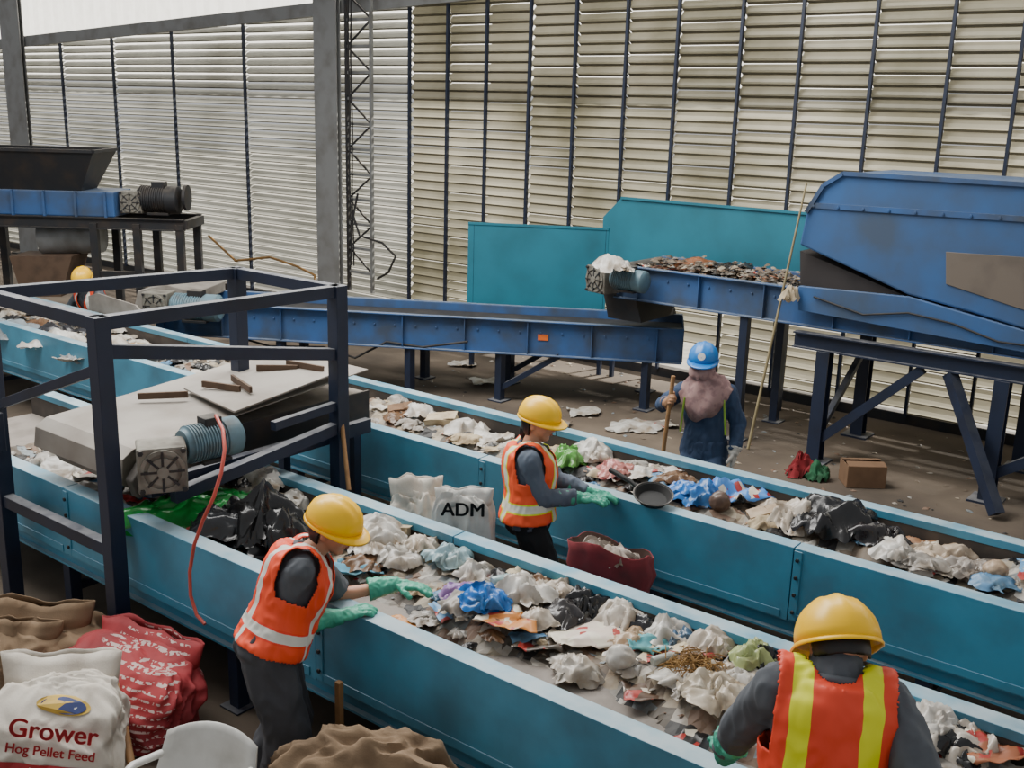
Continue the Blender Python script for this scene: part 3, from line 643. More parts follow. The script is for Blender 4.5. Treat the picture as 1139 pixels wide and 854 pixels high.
# 2: blue helmet
h = hv(.36, -.93); w1 = W(743, 448, 7.3); w2 = W(816, 503, 7.5)
pz = W(783, 497, 7.5)
g2 = person('person in blue hard hat with mauve scarf over the face holding a broomstick', W(783, 500, 7.5), W(786, 426, 7.5), W(782, 404, 7.46), V((.34, -.9, -.10)), rt(h),
       dict(w=w1, hint=V((-.8, .3, -.6)), d=V((.3, -.5, .35)), n=V((.75, .3, 0)), curl=.95, gm=gloveb), dict(w=w2, hint=V((.15, .9, 0)), d=V((.05, -.12, -1)), n=V((-.9, -.2, 0)), curl=.35, gm=glovew),
       (V((pz.x - .12, 7.42, 0)), V((pz.x + .12, 7.5, 0))), dict(shirt=nvS, trousers=nvS, hat=hatB, sleeve=.97, k=.98, bw=1.08, badge=True, cuff=.04, gk=1.05))
sc = mat('mauve scarf', (160, 128, 124), .9, 0, (128, 98, 98), .9, 16, lo=.46, hi=.6)
hc, hf, hu, hr, N = g2['hc'], g2['hf'], g2['hu'], g2['hr'], g2['N']; B2, F2, A2x = g2['br'], g2['bf'], g2['ax']
rings = []
def fold(j, t): return 1 + .06 * math.sin(j * PI / 24 * 7 + t * 1.3) + .10 * noise.noise(V((math.cos(j * PI / 24) * 2, math.sin(j * PI / 24) * 2, t * .8)))
for i_, (cz, rx, ry, fo) in enumerate(((-.008, .096, .114, .012), (-.05, .100, .120, .014), (-.09, .106, .120, .012))):
    rings.append([hc + hu * cz + hf * fo + (hr * math.cos(j * PI / 24) * rx + hf * math.sin(j * PI / 24) * ry) * (1 + (fold(j, i_) - 1) * (.2 + .4 * i_ / 2)) for j in range(48)])
for i_, (cz, rx, ry, fo) in enumerate(((.055, .125, .125, .012), (.015, .175, .140, .018), (-.04, .205, .158, .022), (-.10, .190, .168, .026), (-.18, .145, .168, .030))):
    rings.append([N + A2x * (cz + .014 * math.sin(j * .8 + i_) - .09 * (i_ / 4) * max(0, math.sin(j * PI / 24 + .5))) + F2 * fo + (B2 * math.cos(j * PI / 24) * rx + F2 * math.sin(j * PI / 24) * ry) * fold(j, i_ + 3) for j in range(48)])
MB().loft(rings, False).build('scarf', sc, g2['root'], smooth=70, solid=.008)
mb = MB()
for s in (1, -1): mb.ell(hc + hr * s * .033 + hf * .104 + hu * .016, (.029, .009, .013), (hr, hf, hu), 2)
mb.bar(hc + hr * .085 + hf * .088 + hu * .02, hc - hr * .085 + hf * .088 + hu * .02, .006, .005); mb.build('dark_glasses', black, g2['root'], smooth=60)
for s in (1, -1): MB().tube([N + B2 * s * (.155 + .006 * t) + F2 * (.125 + .012 * math.sin(t * .5)) - A2x * (.10 + .07 * t) for t in range(5)], .008, 8).build('lime_trim', lime, g2['root'], smooth=60)
a = W(739, 492, 7.22); b = W(749, 418, 7.26)
tag(MB().tube([V((a.x - .02, a.y, .02)), a, b], .017, 10).build('broomstick', wood, smooth=60), 'upright wooden broomstick gripped by the person in the blue hard hat', 'stick')
# 4: near right, seen from behind
h = hv(-.42, .90); w1 = W(1020, 872, 3.02); w2 = W(806, 838, 2.98); N4 = W(930, 752, 2.86)
lz = .30
person('person seen from behind in orange vest with two yellow strips at lower right', V((N4.x + .02, 2.79, N4.z - .52)), N4, W(932, 722, 2.94), V((-.5, .62, -.62)), rt(h),
       dict(w=w1, hint=V((.6, -.2, -.8)), d=V((-.2, .9, -.1)), n=V((0, 0, -1)), curl=.3), dict(w=w2, hint=V((-.7, -.3, -.5)), d=V((-.5, .8, -.15)), n=V((0, 0, -1)), curl=.3),
       (V((N4.x + .14, 2.75, lz)), V((N4.x - .1, 2.79, lz))), dict(shirt=grS, trousers=grT, vest=vC, hat=hatY, sleeve=.9, k=1.0, bw=.97, gk=1.15, hs=1.06, hd=.02, nape=-.03, high=True))
r = empty('work_platform', (N4.x, 2.72, 0), 'low wooden platform under the person at lower right', 'platform')
for k in range(5): MB().box((N4.x, 2.48 + k * .13, lz - .02), (1.2, .115, .03)).build('plank', wood, r, .004)
for k in (-1, 0, 1): MB().box((N4.x + k * .5, 2.74, (lz - .035) / 2), (.09, .6, lz - .035)).build('bearer', wood, r, .004)
# 5: far left, crouched behind the second belt
p5 = W(87, 297, 6.98)
person('person in yellow hard hat crouching behind the second belt at far left', V((p5.x - .03, 7.22, .66)), V((p5.x - .02, 7.10, p5.z - .30)), V((p5.x, 7.03, p5.z - .17)), V((.4, -.8, -.5)), rt(hv(.2, -1)),
       dict(w=V((p5.x - .24, 6.90, .70)), hint=V((-.8, .3, -.3)), d=V((.2, -.6, -.6)), n=V((0, 0, -1))), dict(w=V((p5.x + .22, 6.90, .70)), hint=V((.8, .3, -.3)), d=V((0, -.6, -.6)), n=V((0, 0, -1))),
       (V((p5.x - .18, 7.25, 0)), V((p5.x + .08, 7.3, 0))), dict(shirt=grS, trousers=grT, vest=vA, hat=hatY, sleeve=.9, k=1.0))
# ------------------------------------------------------------------ waste
def tmat(c, rough=.45, kind=''):
    n = 'waste %s %d %d %d' % (kind, *c)
    if kind == 'print':
        if n in MATS: return MATS[n]
        M = bpy.data.materials.new(n); M.use_nodes = True; nt = M.node_tree; b = nt.nodes['Principled BSDF']; b.inputs['Roughness'].default_value = .4
        tc = nd(nt, 'ShaderNodeTexCoord'); vo = nd(nt, 'ShaderNodeTexVoronoi'); vo.inputs['Scale'].default_value = 16; nt.links.new(tc.outputs['Object'], vo.inputs['Vector'])
        s = nd(nt, 'ShaderNodeSeparateColor'); nt.links.new(vo.outputs['Color'], s.inputs[0])
        g1 = nd(nt, 'ShaderNodeMath', operation='GREATER_THAN'); g1.inputs[1].default_value = .66; nt.links.new(s.outputs[0], g1.inputs[0])
        g2_ = nd(nt, 'ShaderNodeMath', operation='GREATER_THAN'); g2_.inputs[1].default_value = .84; nt.links.new(s.outputs[1], g2_.inputs[0])
        o = mixc(nt, g1.outputs[0], lin(c), lin((212, 203, 184))); o = mixc(nt, g2_.outputs[0], o, lin((160, 50, 44))); nt.links.new(o, b.inputs['Base Color']); MATS[n] = M; return M
    return mat(n, c, rough, 0, tuple(x * f for x, f in zip(c, (.68, .60, .50))), .95, 8, lo=.40, hi=.72, trans=0 if sum(c) < 200 else .18)
def film(mb, c, sx, sy, sz, seed, yaw, n=16):
    # one crumpled, collapsed piece of film with an irregular outline and creases
    off = V((seed * 2.3, seed * 4.1, seed)); ex = V((math.cos(yaw), math.sin(yaw), 0)); ey = V((-math.sin(yaw), math.cos(yaw), 0)); c = V(c)
    def fn(u, v):
        a, b = u * 2 - 1, v * 2 - 1
        x, y = a * math.sqrt(1 - b * b / 2), b * math.sqrt(1 - a * a / 2); r = math.hypot(x, y); th = V((x, y, 0)) / (r + 1e-6)
        R = 1 + .5 * noise.noise(th * 1.1 + off) + .35 * noise.noise(th * 2.6 + off) if r > .02 else 1
        R = 1 + (R - 1) * r; q = V((x, y, 0)) + off; q2 = q + noise.noise_vector(q * 1.1) * .5
        w = noise.noise_vector(q * 1.5) * .28
        zz = (1 - r * r) * .62 + .5 * noise.noise(q * 1.1) * (1 - .4 * r) + .55 * (.28 - abs(noise.noise(q2 * 1.5))) + .26 * (.25 - abs(noise.noise(q2 * 3.2))) + .10 * (.25 - abs(noise.noise(q2 * 7)))
        return c + ex * (x * R + w.x) * sx + ey * (y * R + w.y) * sy + Z * (max(.03, zz + .08) * sz)
    mb.grid(fn, n, n); return mb
def bagmesh(c, sx, sy, sz, seed, sub=3, yaw=0):
    rn = random.Random(int(seed * 100)); mb = MB(); c = V(c); n = 26 if sub > 4 else (18 if sub > 3 else 13)
    film(mb, c, sx, sy, sz * 1.15, seed, yaw, n)
    for k in range(2):
        t = rn.uniform(0, 6.28); f = rn.uniform(.55, .8)
        film(mb, c + V((math.cos(t) * sx, math.sin(t) * sy, 0)) * .45 + Z * sz * rn.uniform(.02, .2), sx * f, sy * f * .8, sz * .85, seed + 7 + k * 3, yaw + rn.uniform(-1.5, 1.5), max(9, n - 6))
    return mb
def sheetmesh(c, sx, sy, sz, seed, yaw=0, n=9):
    off = V((seed * 2.3, seed * 4.1, seed)); ex = V((math.cos(yaw), math.sin(yaw), 0)); ey = V((-math.sin(yaw), math.cos(yaw), 0))
    def fn(u, v):
        a, b = u * 2 - 1, v * 2 - 1; q = V((a, b, 0)) * 1.1 + off
        zz = .45 + noise.noise(q) * .7 + .5 * (.3 - abs(noise.noise(q * 2.2))) + .2 * (.3 - abs(noise.noise(q * 5))); w = noise.noise_vector(q * 1.1) * .4
        return V(c) + ex * (a + w.x) * sx + ey * (b + w.y) * sy + Z * max(.02, zz) * sz
    return MB().grid(fn, n, n)
def boxmesh(c, sx, sy, sz, seed, yaw=0):
    rnd = random.Random(seed); q = Matrix.Rotation(yaw, 3, 'Z') @ Matrix.Rotation(rnd.uniform(-.4, .4), 3, 'X') @ Matrix.Rotation(rnd.uniform(-.4, .4), 3, 'Y')
    ax = [q.col[i].copy() for i in range(3)]
    mb = MB().box(V(c) + Z * sz, (sx * 2, sy * 2, sz * 1.6), ax)
    bmesh.ops.subdivide_edges(mb.bm, edges=mb.bm.edges[:], cuts=3, use_grid_fill=True)
    for v in mb.bm.verts: v.co += noise.noise_vector(v.co * 9 + V((seed, 0, 0))) * min(sx, sy) * .35
    mb.box(V(c) + Z * sz * 1.9 + ax[0] * sx * .7, (sx * .8, sy * 1.9, .004), ax)
    return mb
YLIM = {True: (3.50, 4.37), False: (5.76, 6.52)}
def mh(x, y, near):
    # height of the loose waste above the belt
    if near: ya = 3.47 if x < -4.75 else 3.79 + .14 * noise.noise(V((x * 1.4, 3, 0))) + .12 * noise.noise(V((x * 4, 1, 0))); yb = 4.40
    else: ya = 5.99 + .12 * noise.noise(V((x * 1.6, 9, 0))) + .08 * noise.noise(V((x * 5, 4, 0))); yb = 6.56
    e = min(1, (y - ya) / .18, (yb - y) / .10 + .35)
    if e <= 0: return -.012
    return e * max(.014, (.085 if near else .07) + .10 * noise.noise(V((x * 1.7, y * 2.4, 5))) + .04 * abs(noise.noise(V((x * 6, y * 7, 1)))) + .03 * abs(noise.noise(V((x * 15, y * 15, 2)))))
cnt = [0]
def waste(px, py, wpx, hpx, kind, col, label, z, rough=.45, group=None, near=None):
    cnt[0] += 1; c = ZP(px, py, z + .05); s = (c - CAM).length / FPX; a = wpx * s / 2 * 1.4; b = max(hpx * s * .9, .035); yaw = .65 + random.uniform(-.25, .25); c.z = z
    if near is not None:
        lo_, hi_ = YLIM[near]; c.y = min(max(c.y, lo_ + .03), hi_ - .03); c.z = ZBELT + max(.004, mh(c.x, c.y, near))
    seed = cnt[0] * 1.7 + 3
    if kind == 'bag': o = bagmesh(c, a * .95, a * .8, b * .95, seed, 5 if wpx >= 34 and py > 480 else 4, yaw).build('plastic_bag', tmat(col, .24), smooth=75); cat = 'bag'
    elif kind == 'lump': o = MB().ell(c + Z * b * .45, (a * .64, a * .55, b * .55), (RH, FH, Z), 4, lambda p: p * (1 + .12 * noise.noise(p * 2 + V((seed, 0, 0))) - .1 * abs(noise.noise(p * 5 + V((seed, 0, 0)))))).build('plastic_bag', tmat(col, .35), smooth=110); cat = 'bag'
    elif kind == 'paper': o = sheetmesh(c, a * .85, a * .75, b * .7, seed, yaw, 15).build('paper_sheet', tmat(col, .8), smooth=60, solid=.002); cat = 'paper'
    elif kind == 'wrap': o = sheetmesh(c, a * .9, a * .62, b * .6, seed, yaw, 13).build('food_wrapper', tmat(col, .35, 'print'), smooth=60, solid=.002); cat = 'wrapper'
    elif kind == 'carton': o = boxmesh(c, a * .68, a * .4, b * .36, seed, yaw).build('carton', tmat(col, .8)); cat = 'carton'
    elif kind == 'fibre':
        mb = MB(); rnd = random.Random(seed)
        for k in range(200):
            p = c + RH * rnd.gauss(0, a * .34) + FH * rnd.gauss(0, a * .26) + Z * rnd.uniform(.01, b); t = rnd.uniform(0, PI); d = (RH * math.cos(t) + FH * math.sin(t)) * rnd.uniform(.02, .07)
            mb.tube([p - d, p + Z * rnd.uniform(0, .03), p + d], rnd.uniform(.0015, .0035), 5)
        o = mb.build('fibre_clump', tmat(col, .9)); cat = 'fibre clump'
    elif kind == 'bottle':
        d = (RH * math.cos(yaw) + FH * math.sin(yaw)); rr = b * .5; a *= .85
        o = empty('plastic_bottle', c, None, None)
        MB().lathe([(rr * .8, -a), (rr, -a + .01), (rr, 0), (rr * .9, .005), (rr, .015), (rr, a * .4), (rr * .4, a * .8), (rr * .4, a * .9)], c + Z * rr, d, 18).build('bottle_body', tmat(col, .2), o, smooth=40)
        MB().lathe([(rr * .46, a * .86), (rr * .46, a), (rr * .3, a * 1.01)], c + Z * rr, d, 14).build('cap', tmat((40, 90, 190)), o); cat = 'bottle'
    tag(o, label, cat, group); return o
Z1 = ZBELT + .05; W_ = (216, 213, 206); CRM = (204, 189, 160); BLK = (24, 24, 26)
A1 = [
 (208, 578, 100, 36, 'bag', (40, 160, 70), 'bright green plastic bag on the nearest belt below the transfer motor'),
 (262, 568, 46, 24, 'paper', (70, 140, 96), 'dull green film scrap between the green bag and black bag'),
 (300, 598, 80, 56, 'bag', BLK, 'shiny black bin bag beside the head of the leaning sorter'),
 (252, 602, 58, 32, 'bag', (34, 36, 40), 'flat black bag lying left of the shiny black bin bag'),
 (235, 532, 54, 28, 'bag', (60, 60, 62), 'dark grey bag behind the gearbox on the nearest belt'),
 (285, 545, 44, 26, 'bag', W_, 'white bag near the far rim right of the transfer motor'),
 (312, 562, 40, 22, 'paper', (190, 186, 178), 'pale grey paper behind the shiny black bin bag'),
 (153, 556, 22, 18, 'wrap', (170, 40, 40), 'small red wrapper at the near rim under the gearbox'),
 (70, 524, 50, 24, 'bag', (190, 188, 182), 'pale bag at left end of the nearest belt'),
 (118, 532, 44, 22, 'wrap', (150, 140, 130), 'printed grey wrapper under the left part of the transfer conveyor'),
 (414, 607, 58, 34, 'bag', W_, 'large white bag behind the face of the leaning sorter'),
 (455, 592, 36, 22, 'carton', CRM, 'cream carton leaning on the far skirt behind the leaning sorter'),
 (398, 628, 42, 18, 'paper', (90, 160, 190), 'light blue sheet just above the arm of the leaning sorter'),
 (446, 622, 44, 24, 'bag', (186, 182, 174), 'grey bag above the outstretched glove of the leaning sorter'),
 (500, 628, 40, 26, 'bag', (160, 192, 202), 'pale blue bag just beyond the outstretched glove'),
 (528, 642, 34, 22, 'bag', W_, 'white bag right of the pale blue bag'),
 (516, 668, 44, 18, 'bag', (158, 122, 182), 'mauve plastic bag at the fingertips of the leaning sorter'),
 (540, 678, 46, 26, 'bag', (40, 118, 204), 'bright blue plastic bag next to the mauve bag'),
 (582, 672, 52, 30, 'bag', W_, 'crumpled white bag right of the bright blue bag'),
 (584, 648, 38, 20, 'paper', CRM, 'cream paper behind the crumpled white bag'),
 (628, 650, 26, 16, 'wrap', (220, 190, 40), 'yellow packet near the far rim of the nearest belt'),
 (674, 662, 46, 30, 'bag', BLK, 'small black bag behind the big pile on the nearest belt'),
 (568, 694, 52, 22, 'wrap', (190, 120, 50), 'orange brown food wrapper in front of the crumpled white bag'),
 (604, 706, 44, 20, 'wrap', (70, 60, 50), 'dark printed wrapper in the middle of the nearest belt'),
 (658, 704, 64, 34, 'wrap', (206, 192, 178), 'white packet with red print on top of the big pile'),
 (692, 686, 52, 40, 'bag', (212, 204, 192), 'crumpled white bag at the top of the big pile'),
 (690, 738, 36, 34, 'lump', W_, 'smooth round white bundle at the near edge of the big pile'),
 (642, 734, 42, 26, 'bag', (206, 199, 188), 'pale bag at the near edge left of the round white bundle'),
 (720, 722, 34, 20, 'paper', (100, 172, 180), 'turquoise scrap right of the round white bundle'),
 (770, 752, 56, 18, 'fibre', (150, 116, 66), 'brown coconut fibre clump on the nearest belt'),
 (746, 708, 44, 28, 'bag', W_, 'white bag behind the brown fibre clump'),
 (792, 724, 40, 26, 'bag', (210, 200, 186), 'off white bag above the brown fibre clump'),
 (798, 786, 60, 38, 'bag', (210, 199, 180), 'large cream film left of the person seen from behind'),
 (846, 738, 38, 28, 'bag', (176, 190, 130), 'light green bag left of the hard hat seen from behind'),
 (872, 728, 38, 24, 'bag', BLK, 'black bag by the far rim left of the hard hat seen from behind'),
 (496, 706, 20, 10, 'wrap', (190, 36, 40), 'lone red scrap lying on the bare belt'),
 (446, 678, 34, 12, 'wrap', (196, 130, 60), 'orange scrap under the gloves of the leaning sorter'),
 (1040, 806, 48, 34, 'bag', W_, 'white bag right of the person seen from behind'),
 (1062, 832, 48, 30, 'bag', BLK, 'black bag at the right shoulder of the person seen from behind'),
 (1092, 800, 54, 34, 'bag', (210, 201, 188), 'white film heap at the right end of the nearest belt'),
 (1112, 832, 48, 32, 'wrap', (150, 90, 60), 'brown printed packet at lower right corner of the nearest belt'),
 (1076, 788, 40, 22, 'bag', (40, 40, 44), 'charcoal bag by the far rim at right end of the nearest belt'),
 (720, 760, 44, 14, 'wrap', (90, 70, 56), 'flat brown wrapper near the round white bundle'),
 (826, 716, 38, 20, 'wrap', (180, 70, 60), 'reddish packet by the far rim behind the light green bag'),
 (560, 660, 24, 14, 'bottle', (170, 200, 205), 'clear plastic bottle lying between the blue bag and crumpled white bag'),
 (622, 684, 46, 26, 'bag', (60, 58, 60), 'charcoal film bag left of the white packet with red print'),
 (616, 664, 40, 22, 'bag', (204, 192, 176), 'pale film bag under the yellow packet'),
 (700, 712, 42, 22, 'bag', (196, 170, 140), 'tan bag at the heart of the big pile'),
 (760, 732, 48, 22, 'wrap', (120, 90, 60), 'brown wrapper directly above the brown fibre clump'),
 (725, 690, 40, 24, 'bag', (44, 44, 48), 'dark bag at the far side of the big pile'),
 (360, 580, 44, 22, 'bag', (196, 187, 174), 'pale bag behind the hard hat of the leaning sorter'),
 (470, 612, 40, 20, 'bag', (212, 203, 190), 'white bag by the far skirt behind the pale blue bag'),
 (800, 752, 42, 22, 'bag', (196, 181, 162), 'beige bag between the fibre clump and light green bag'),
 (830, 764, 42, 24, 'bag', W_, 'white bag behind the left arm of the person seen from behind'),
 (672, 680, 36, 20, 'wrap', (150, 100, 60), 'brown foil wrapper above the white packet with red print'),
 (600, 690, 36, 20, 'bag', (210, 200, 186), 'small white film twist above the dark printed wrapper'),
 (740, 742, 30, 12, 'bottle', (190, 196, 190), 'pale plastic bottle left of the brown fibre clump'),
 (652, 668, 40, 22, 'bag', (200, 190, 176), 'off white bag between the yellow packet and small black bag'),
 (774, 700, 36, 20, 'bag', (90, 120, 150), 'dull blue bag by the far skirt above the off white bag'),
 (330, 556, 40, 22, 'bag', W_, 'white bag beneath the far rim behind the black bin bag'),
 (380, 600, 40, 24, 'bag', (220, 217, 210), 'bright white bag touching the brim of the leaning hard hat'),
]
for k in A1: waste(*k, Z1, near=True)
A2 = [
 (445, 460, 26, 14, 'carton', (130, 100, 74), 'brown carton at the left start of the waste on the second belt'),
 (465, 462, 28, 16, 'bag', W_, 'small white bag next to the brown carton on the second belt'),
 (490, 470, 34, 18, 'carton', CRM, 'beige carton on the second belt left of the sorter'),
 (522, 476, 40, 20, 'bag', W_, 'white bag on the second belt behind the back of the sorter'),
 (549, 488, 34, 20, 'paper', W_, 'white paper just behind the middle sorter'),
 (635, 512, 34, 24, 'bag', (100, 170, 80), 'leaf green bag in front of the middle sorter'),
 (660, 512, 36, 20, 'bag', W_, 'white bag right of the leaf green bag'),
 (686, 526, 38, 22, 'bag', (218, 150, 146), 'pink plastic bag on the second belt above the frying pan'),
 (715, 530, 34, 18, 'paper', W_, 'white paper between the pink bag and the blue bag'),
 (660, 534, 34, 12, 'wrap', (120, 110, 100), 'grey wrapper behind the gloves of the middle sorter'),
 (776, 555, 46, 26, 'bag', (54, 126, 208), 'bright blue bag on the second belt right of the frying pan'),
 (820, 553, 46, 44, 'wrap', (70, 130, 200), 'blue and white printed sack on the second belt'),
 (800, 566, 26, 24, 'lump', (110, 90, 80), 'brown round bundle between the two blue bags'),
 (848, 572, 32, 18, 'carton', (190, 170, 146), 'beige carton right of the blue and white printed sack'),
 (886, 582, 42, 38, 'bag', (212, 201, 186), 'white bag left of the large black bag'),
 (924, 590, 68, 42, 'bag', BLK, 'large black bin bag on the second belt'),
 (976, 606, 46, 24, 'bag', (34, 30, 32), 'flatter black bag right of the large black bin bag'),
 (996, 620, 36, 20, 'bag', W_, 'white bag right of the flatter black bag'),
 (1018, 604, 34, 18, 'wrap', (150, 110, 80), 'brown packet by the far skirt on the second belt'),
 (1046, 614, 46, 22, 'bag', (202, 184, 162), 'pale crumpled bag near the right end of the second belt'),
 (1080, 632, 40, 22, 'bag', (166, 158, 150), 'grey bag near the right end of the second belt'),
 (1106, 640, 28, 20, 'lump', (190, 166, 140), 'tan bundle last in the row on the second belt'),
 (1024, 632, 24, 16, 'carton', W_, 'white cup shaped carton in front of the pale crumpled bag'),
 (945, 572, 32, 18, 'bag', W_, 'small white bag behind the large black bin bag'),
 (742, 528, 30, 12, 'wrap', (200, 190, 180), 'pale packet by the far skirt behind the frying pan'),
 (40, 382, 50, 26, 'bag', W_, 'white bag at far left end of the second belt'),
 (85, 396, 44, 20, 'paper', (190, 186, 178), 'grey sheet in front of the crouching person at far left'),
 (26, 404, 44, 22, 'bag', (170, 176, 178), 'pale grey bag at the left edge of the second belt'),
 (64, 372, 46, 24, 'bag', (44, 44, 48), 'black bag at the far left of the second belt'),
 (120, 386, 46, 22, 'bag', (200, 193, 182), 'off white bag on the second belt seen behind the front frame post'),
 (160, 392, 40, 18, 'wrap', (150, 120, 90), 'brown wrapper on the second belt above the transfer cover'),
 (12, 366, 40, 24, 'bag', (140, 150, 156), 'bluish grey bag at the extreme left of the second belt'),
 (865, 562, 36, 18, 'bag', (190, 176, 158), 'tan film bag by the far skirt above the beige carton'),
]
for k in A2: waste(*k, Z1, near=False)
for k in ((735, 297, 44, 14, 'wrap', (120, 80, 60), 'brown packet on the raised conveyor near its head'), (775, 297, 44, 16, 'bag', (150, 100, 70), 'rust coloured bag on the raised conveyor'), (810, 300, 50, 16, 'bag', (40, 38, 38), 'black bag on the raised conveyor before the blue machine'),
          (845, 306, 40, 14, 'wrap', (170, 110, 80), 'reddish packet on the raised conveyor beside the blue machine')): waste(*k, 1.64)
waste(682, 296, 32, 20, 'bag', W_, 'white bag caught on the head drum of the raised conveyor', 1.72)
o = bagmesh(W(878, 336, 9.9), .09, .06, .16, 77, 4).build('plastic_bag', tmat(CRM), smooth=42); tag(o, 'cream bag caught on the raised conveyor side next to the bamboo pole', 'bag')
for k in ((705, 470, 40, 8, 'bag', W_, 'white bag on the floor left of the blue helmeted person'), (650, 455, 28, 8, 'paper', (200, 198, 190), 'white sheet on the floor under the diagonal conveyor'), (540, 422, 26, 8, 'paper', W_, 'white paper on the floor below the orange sticker'),
          (735, 468, 28, 8, 'wrap', (150, 140, 130), 'grey wrapper on the floor beside the broomstick'), (620, 468, 24, 8, 'paper', (160, 150, 140), 'dull scrap on the floor behind the second conveyor'), (515, 402, 22, 8, 'paper', W_, 'pale scrap on the floor behind the diagonal conveyor legs')):
    waste(*k, .01)
# anonymous scraps (groups of look-alikes)
PAL = [('white', (210, 206, 197)), ('white', (210, 206, 197)), ('grey', (164, 159, 152)), ('grey', (164, 159, 152)), ('brown', (124, 94, 68)), ('black', (32, 31, 32)), ('black', (32, 31, 32)), ('cream', (194, 178, 148)), ('blue', (100, 146, 186))]
pm = [tmat(c_, .6) for c_ in ((192, 186, 176), (152, 147, 139), (120, 106, 90), (48, 47, 47), (176, 164, 144), (98, 90, 80), (142, 151, 155), (138, 113, 95))]
for near, nm in ((True, 'nearest'), (False, 'second')):
    x0 = -7.6 if near else -12.9; x1 = .7; lo_, hi_ = YLIM[near]
    def spot():
        while True:
            x = random.uniform(x0, x1); y = random.uniform(lo_, hi_); hgt = mh(x, y, near)
            if hgt > .012 or random.random() < .01: return x, y, max(hgt, .003)
    for i in range(220):
        x, y, hgt = spot()
        cn, cc = random.choice(PAL); s = random.choice((random.uniform(.035, .06), random.uniform(.06, .13))); zz = ZBELT + hgt
        kd = random.choice(('bag', 'bag', 'bag', 'bag', 'paper', 'wrap')); sd_ = random.random() * 90; yw = random.random() * 6
        if kd == 'bag': o = bagmesh((x, y, zz), s * 1.15, s * .95, s * .55, sd_, 4, yw).build('plastic_scrap', tmat(cc, .3), smooth=75)
        elif kd == 'paper': o = sheetmesh((x, y, zz), s * 1.0, s * .85, s * .35, sd_, yw, 10).build('paper_scrap', tmat(cc, .8), smooth=60)
        else: o = sheetmesh((x, y, zz), s * 1.2, s * .75, s * .3, sd_, yw, 10).build('wrapper_scrap', tmat(cc, .35, 'print'), smooth=60)
        t = {'bag': 'plastic scrap', 'paper': 'paper scrap', 'wrap': 'printed wrapper scrap'}[kd]
        tag(o, 'small %s %s among the loose waste on the %s belt' % (cn, t, nm), 'scrap', '%s %ss on the %s belt' % (cn, t, nm))
    mb = MB(); ya, yb = (3.46, 4.40) if near else (5.74, 6.55); st = .03; nx = int((x1 - x0) / st); ny = int((yb - ya) / st)
    vs = []
    for i in range(nx + 1):
        for j in range(ny + 1):
            x = x0 + i * st + random.uniform(-.011, .011); y = ya + j * st + random.uniform(-.011, .011); hh = mh(x, y, near)
            vs.append(V((x, y, ZBELT + (hh + random.uniform(-.006, .006) if hh > 0 else -.012))))
    bv = [mb.bm.verts.new(v) for v in vs]
    for i in range(nx):
        for j in range(ny):
            q = [i * (ny + 1) + j, (i + 1) * (ny + 1) + j, (i + 1) * (ny + 1) + j + 1, i * (ny + 1) + j + 1]
            if max(vs[t].z for t in q) < ZBELT: continue
            p = vs[q[0]]; w = noise.noise_vector(p * 5) * .06; cl = noise.cell(V(((p.x + w.x) * 9, (p.y + w.y) * 13, 3 if near else 8)))
            mb.bm.faces.new([bv[t] for t in q]).material_index = int(abs(cl) * 9973) % 8
    for v in [v for v in mb.bm.verts if not v.link_faces]: mb.bm.verts.remove(v)
    for i in range(600):
        x, y, hgt = spot(); p = V((x, y, ZBELT + hgt + .004))
        s = random.choice((random.uniform(.006, .016), random.uniform(.012, .034))); t = random.random() * 6.28; ex = V((math.cos(t), math.sin(t), random.uniform(-.3, .3))) * s; ey = V((-math.sin(t), math.cos(t), random.uniform(-.3, .3))) * s * random.uniform(.4, 1); up = Z * s * random.uniform(.05, .35)
        mb.add([p - ex, p - ey * 1.1, p + ex, p + ey, p + up, p + ex * .5 + ey * .7 + up * .5], [(0, 1, 4), (1, 2, 4), (2, 5, 4), (5, 3, 4), (3, 0, 4)], random.randrange(8))
    tag(mb.build('waste_litter', pm), 'fine mixed litter spread along the %s belt' % nm, 'litter', kind='stuff')
mb = MB()
for i in range(700):
    x = random.uniform(-6.1, -3.6); p = V((x, random.gauss(10.6, .16), 1.645 + random.uniform(0, .14))); s = random.uniform(.02, .07); t = random.random() * 6.28; ex = V((math.cos(t), math.sin(t), .2)) * s; ey = V((-math.sin(t), math.cos(t), -.2)) * s * .7
    mb.add([p - ex, p - ey, p + ex, p + ey, p + Z * s * .4], [(0, 1, 4), (1, 2, 4), (2, 3, 4), (3, 0, 4)], random.choice((2, 2, 5, 3, 4, 7, 1)))
tag(mb.build('waste_litter', pm), 'loose waste riding on the raised blue conveyor', 'litter', kind='stuff')
mb = MB()
for i in range(520):
    p = V((random.uniform(-9, -1), random.uniform(7.0, 11.8), .004)); s = random.uniform(.01, .045); t = random.random() * 6.28; ex = V((math.cos(t), math.sin(t), .1)) * s; ey = V((-math.sin(t), math.cos(t), 0)) * s * .7
    mb.add([p - ex, p - ey, p + ex, p + ey, p + Z * s * .3], [(0, 1, 4), (1, 2, 4), (2, 3, 4), (3, 0, 4)], random.randrange(8))
tag(mb.build('floor_litter', pm), 'small scraps strewn over the floor behind the second conveyor', 'litter', kind='stuff')
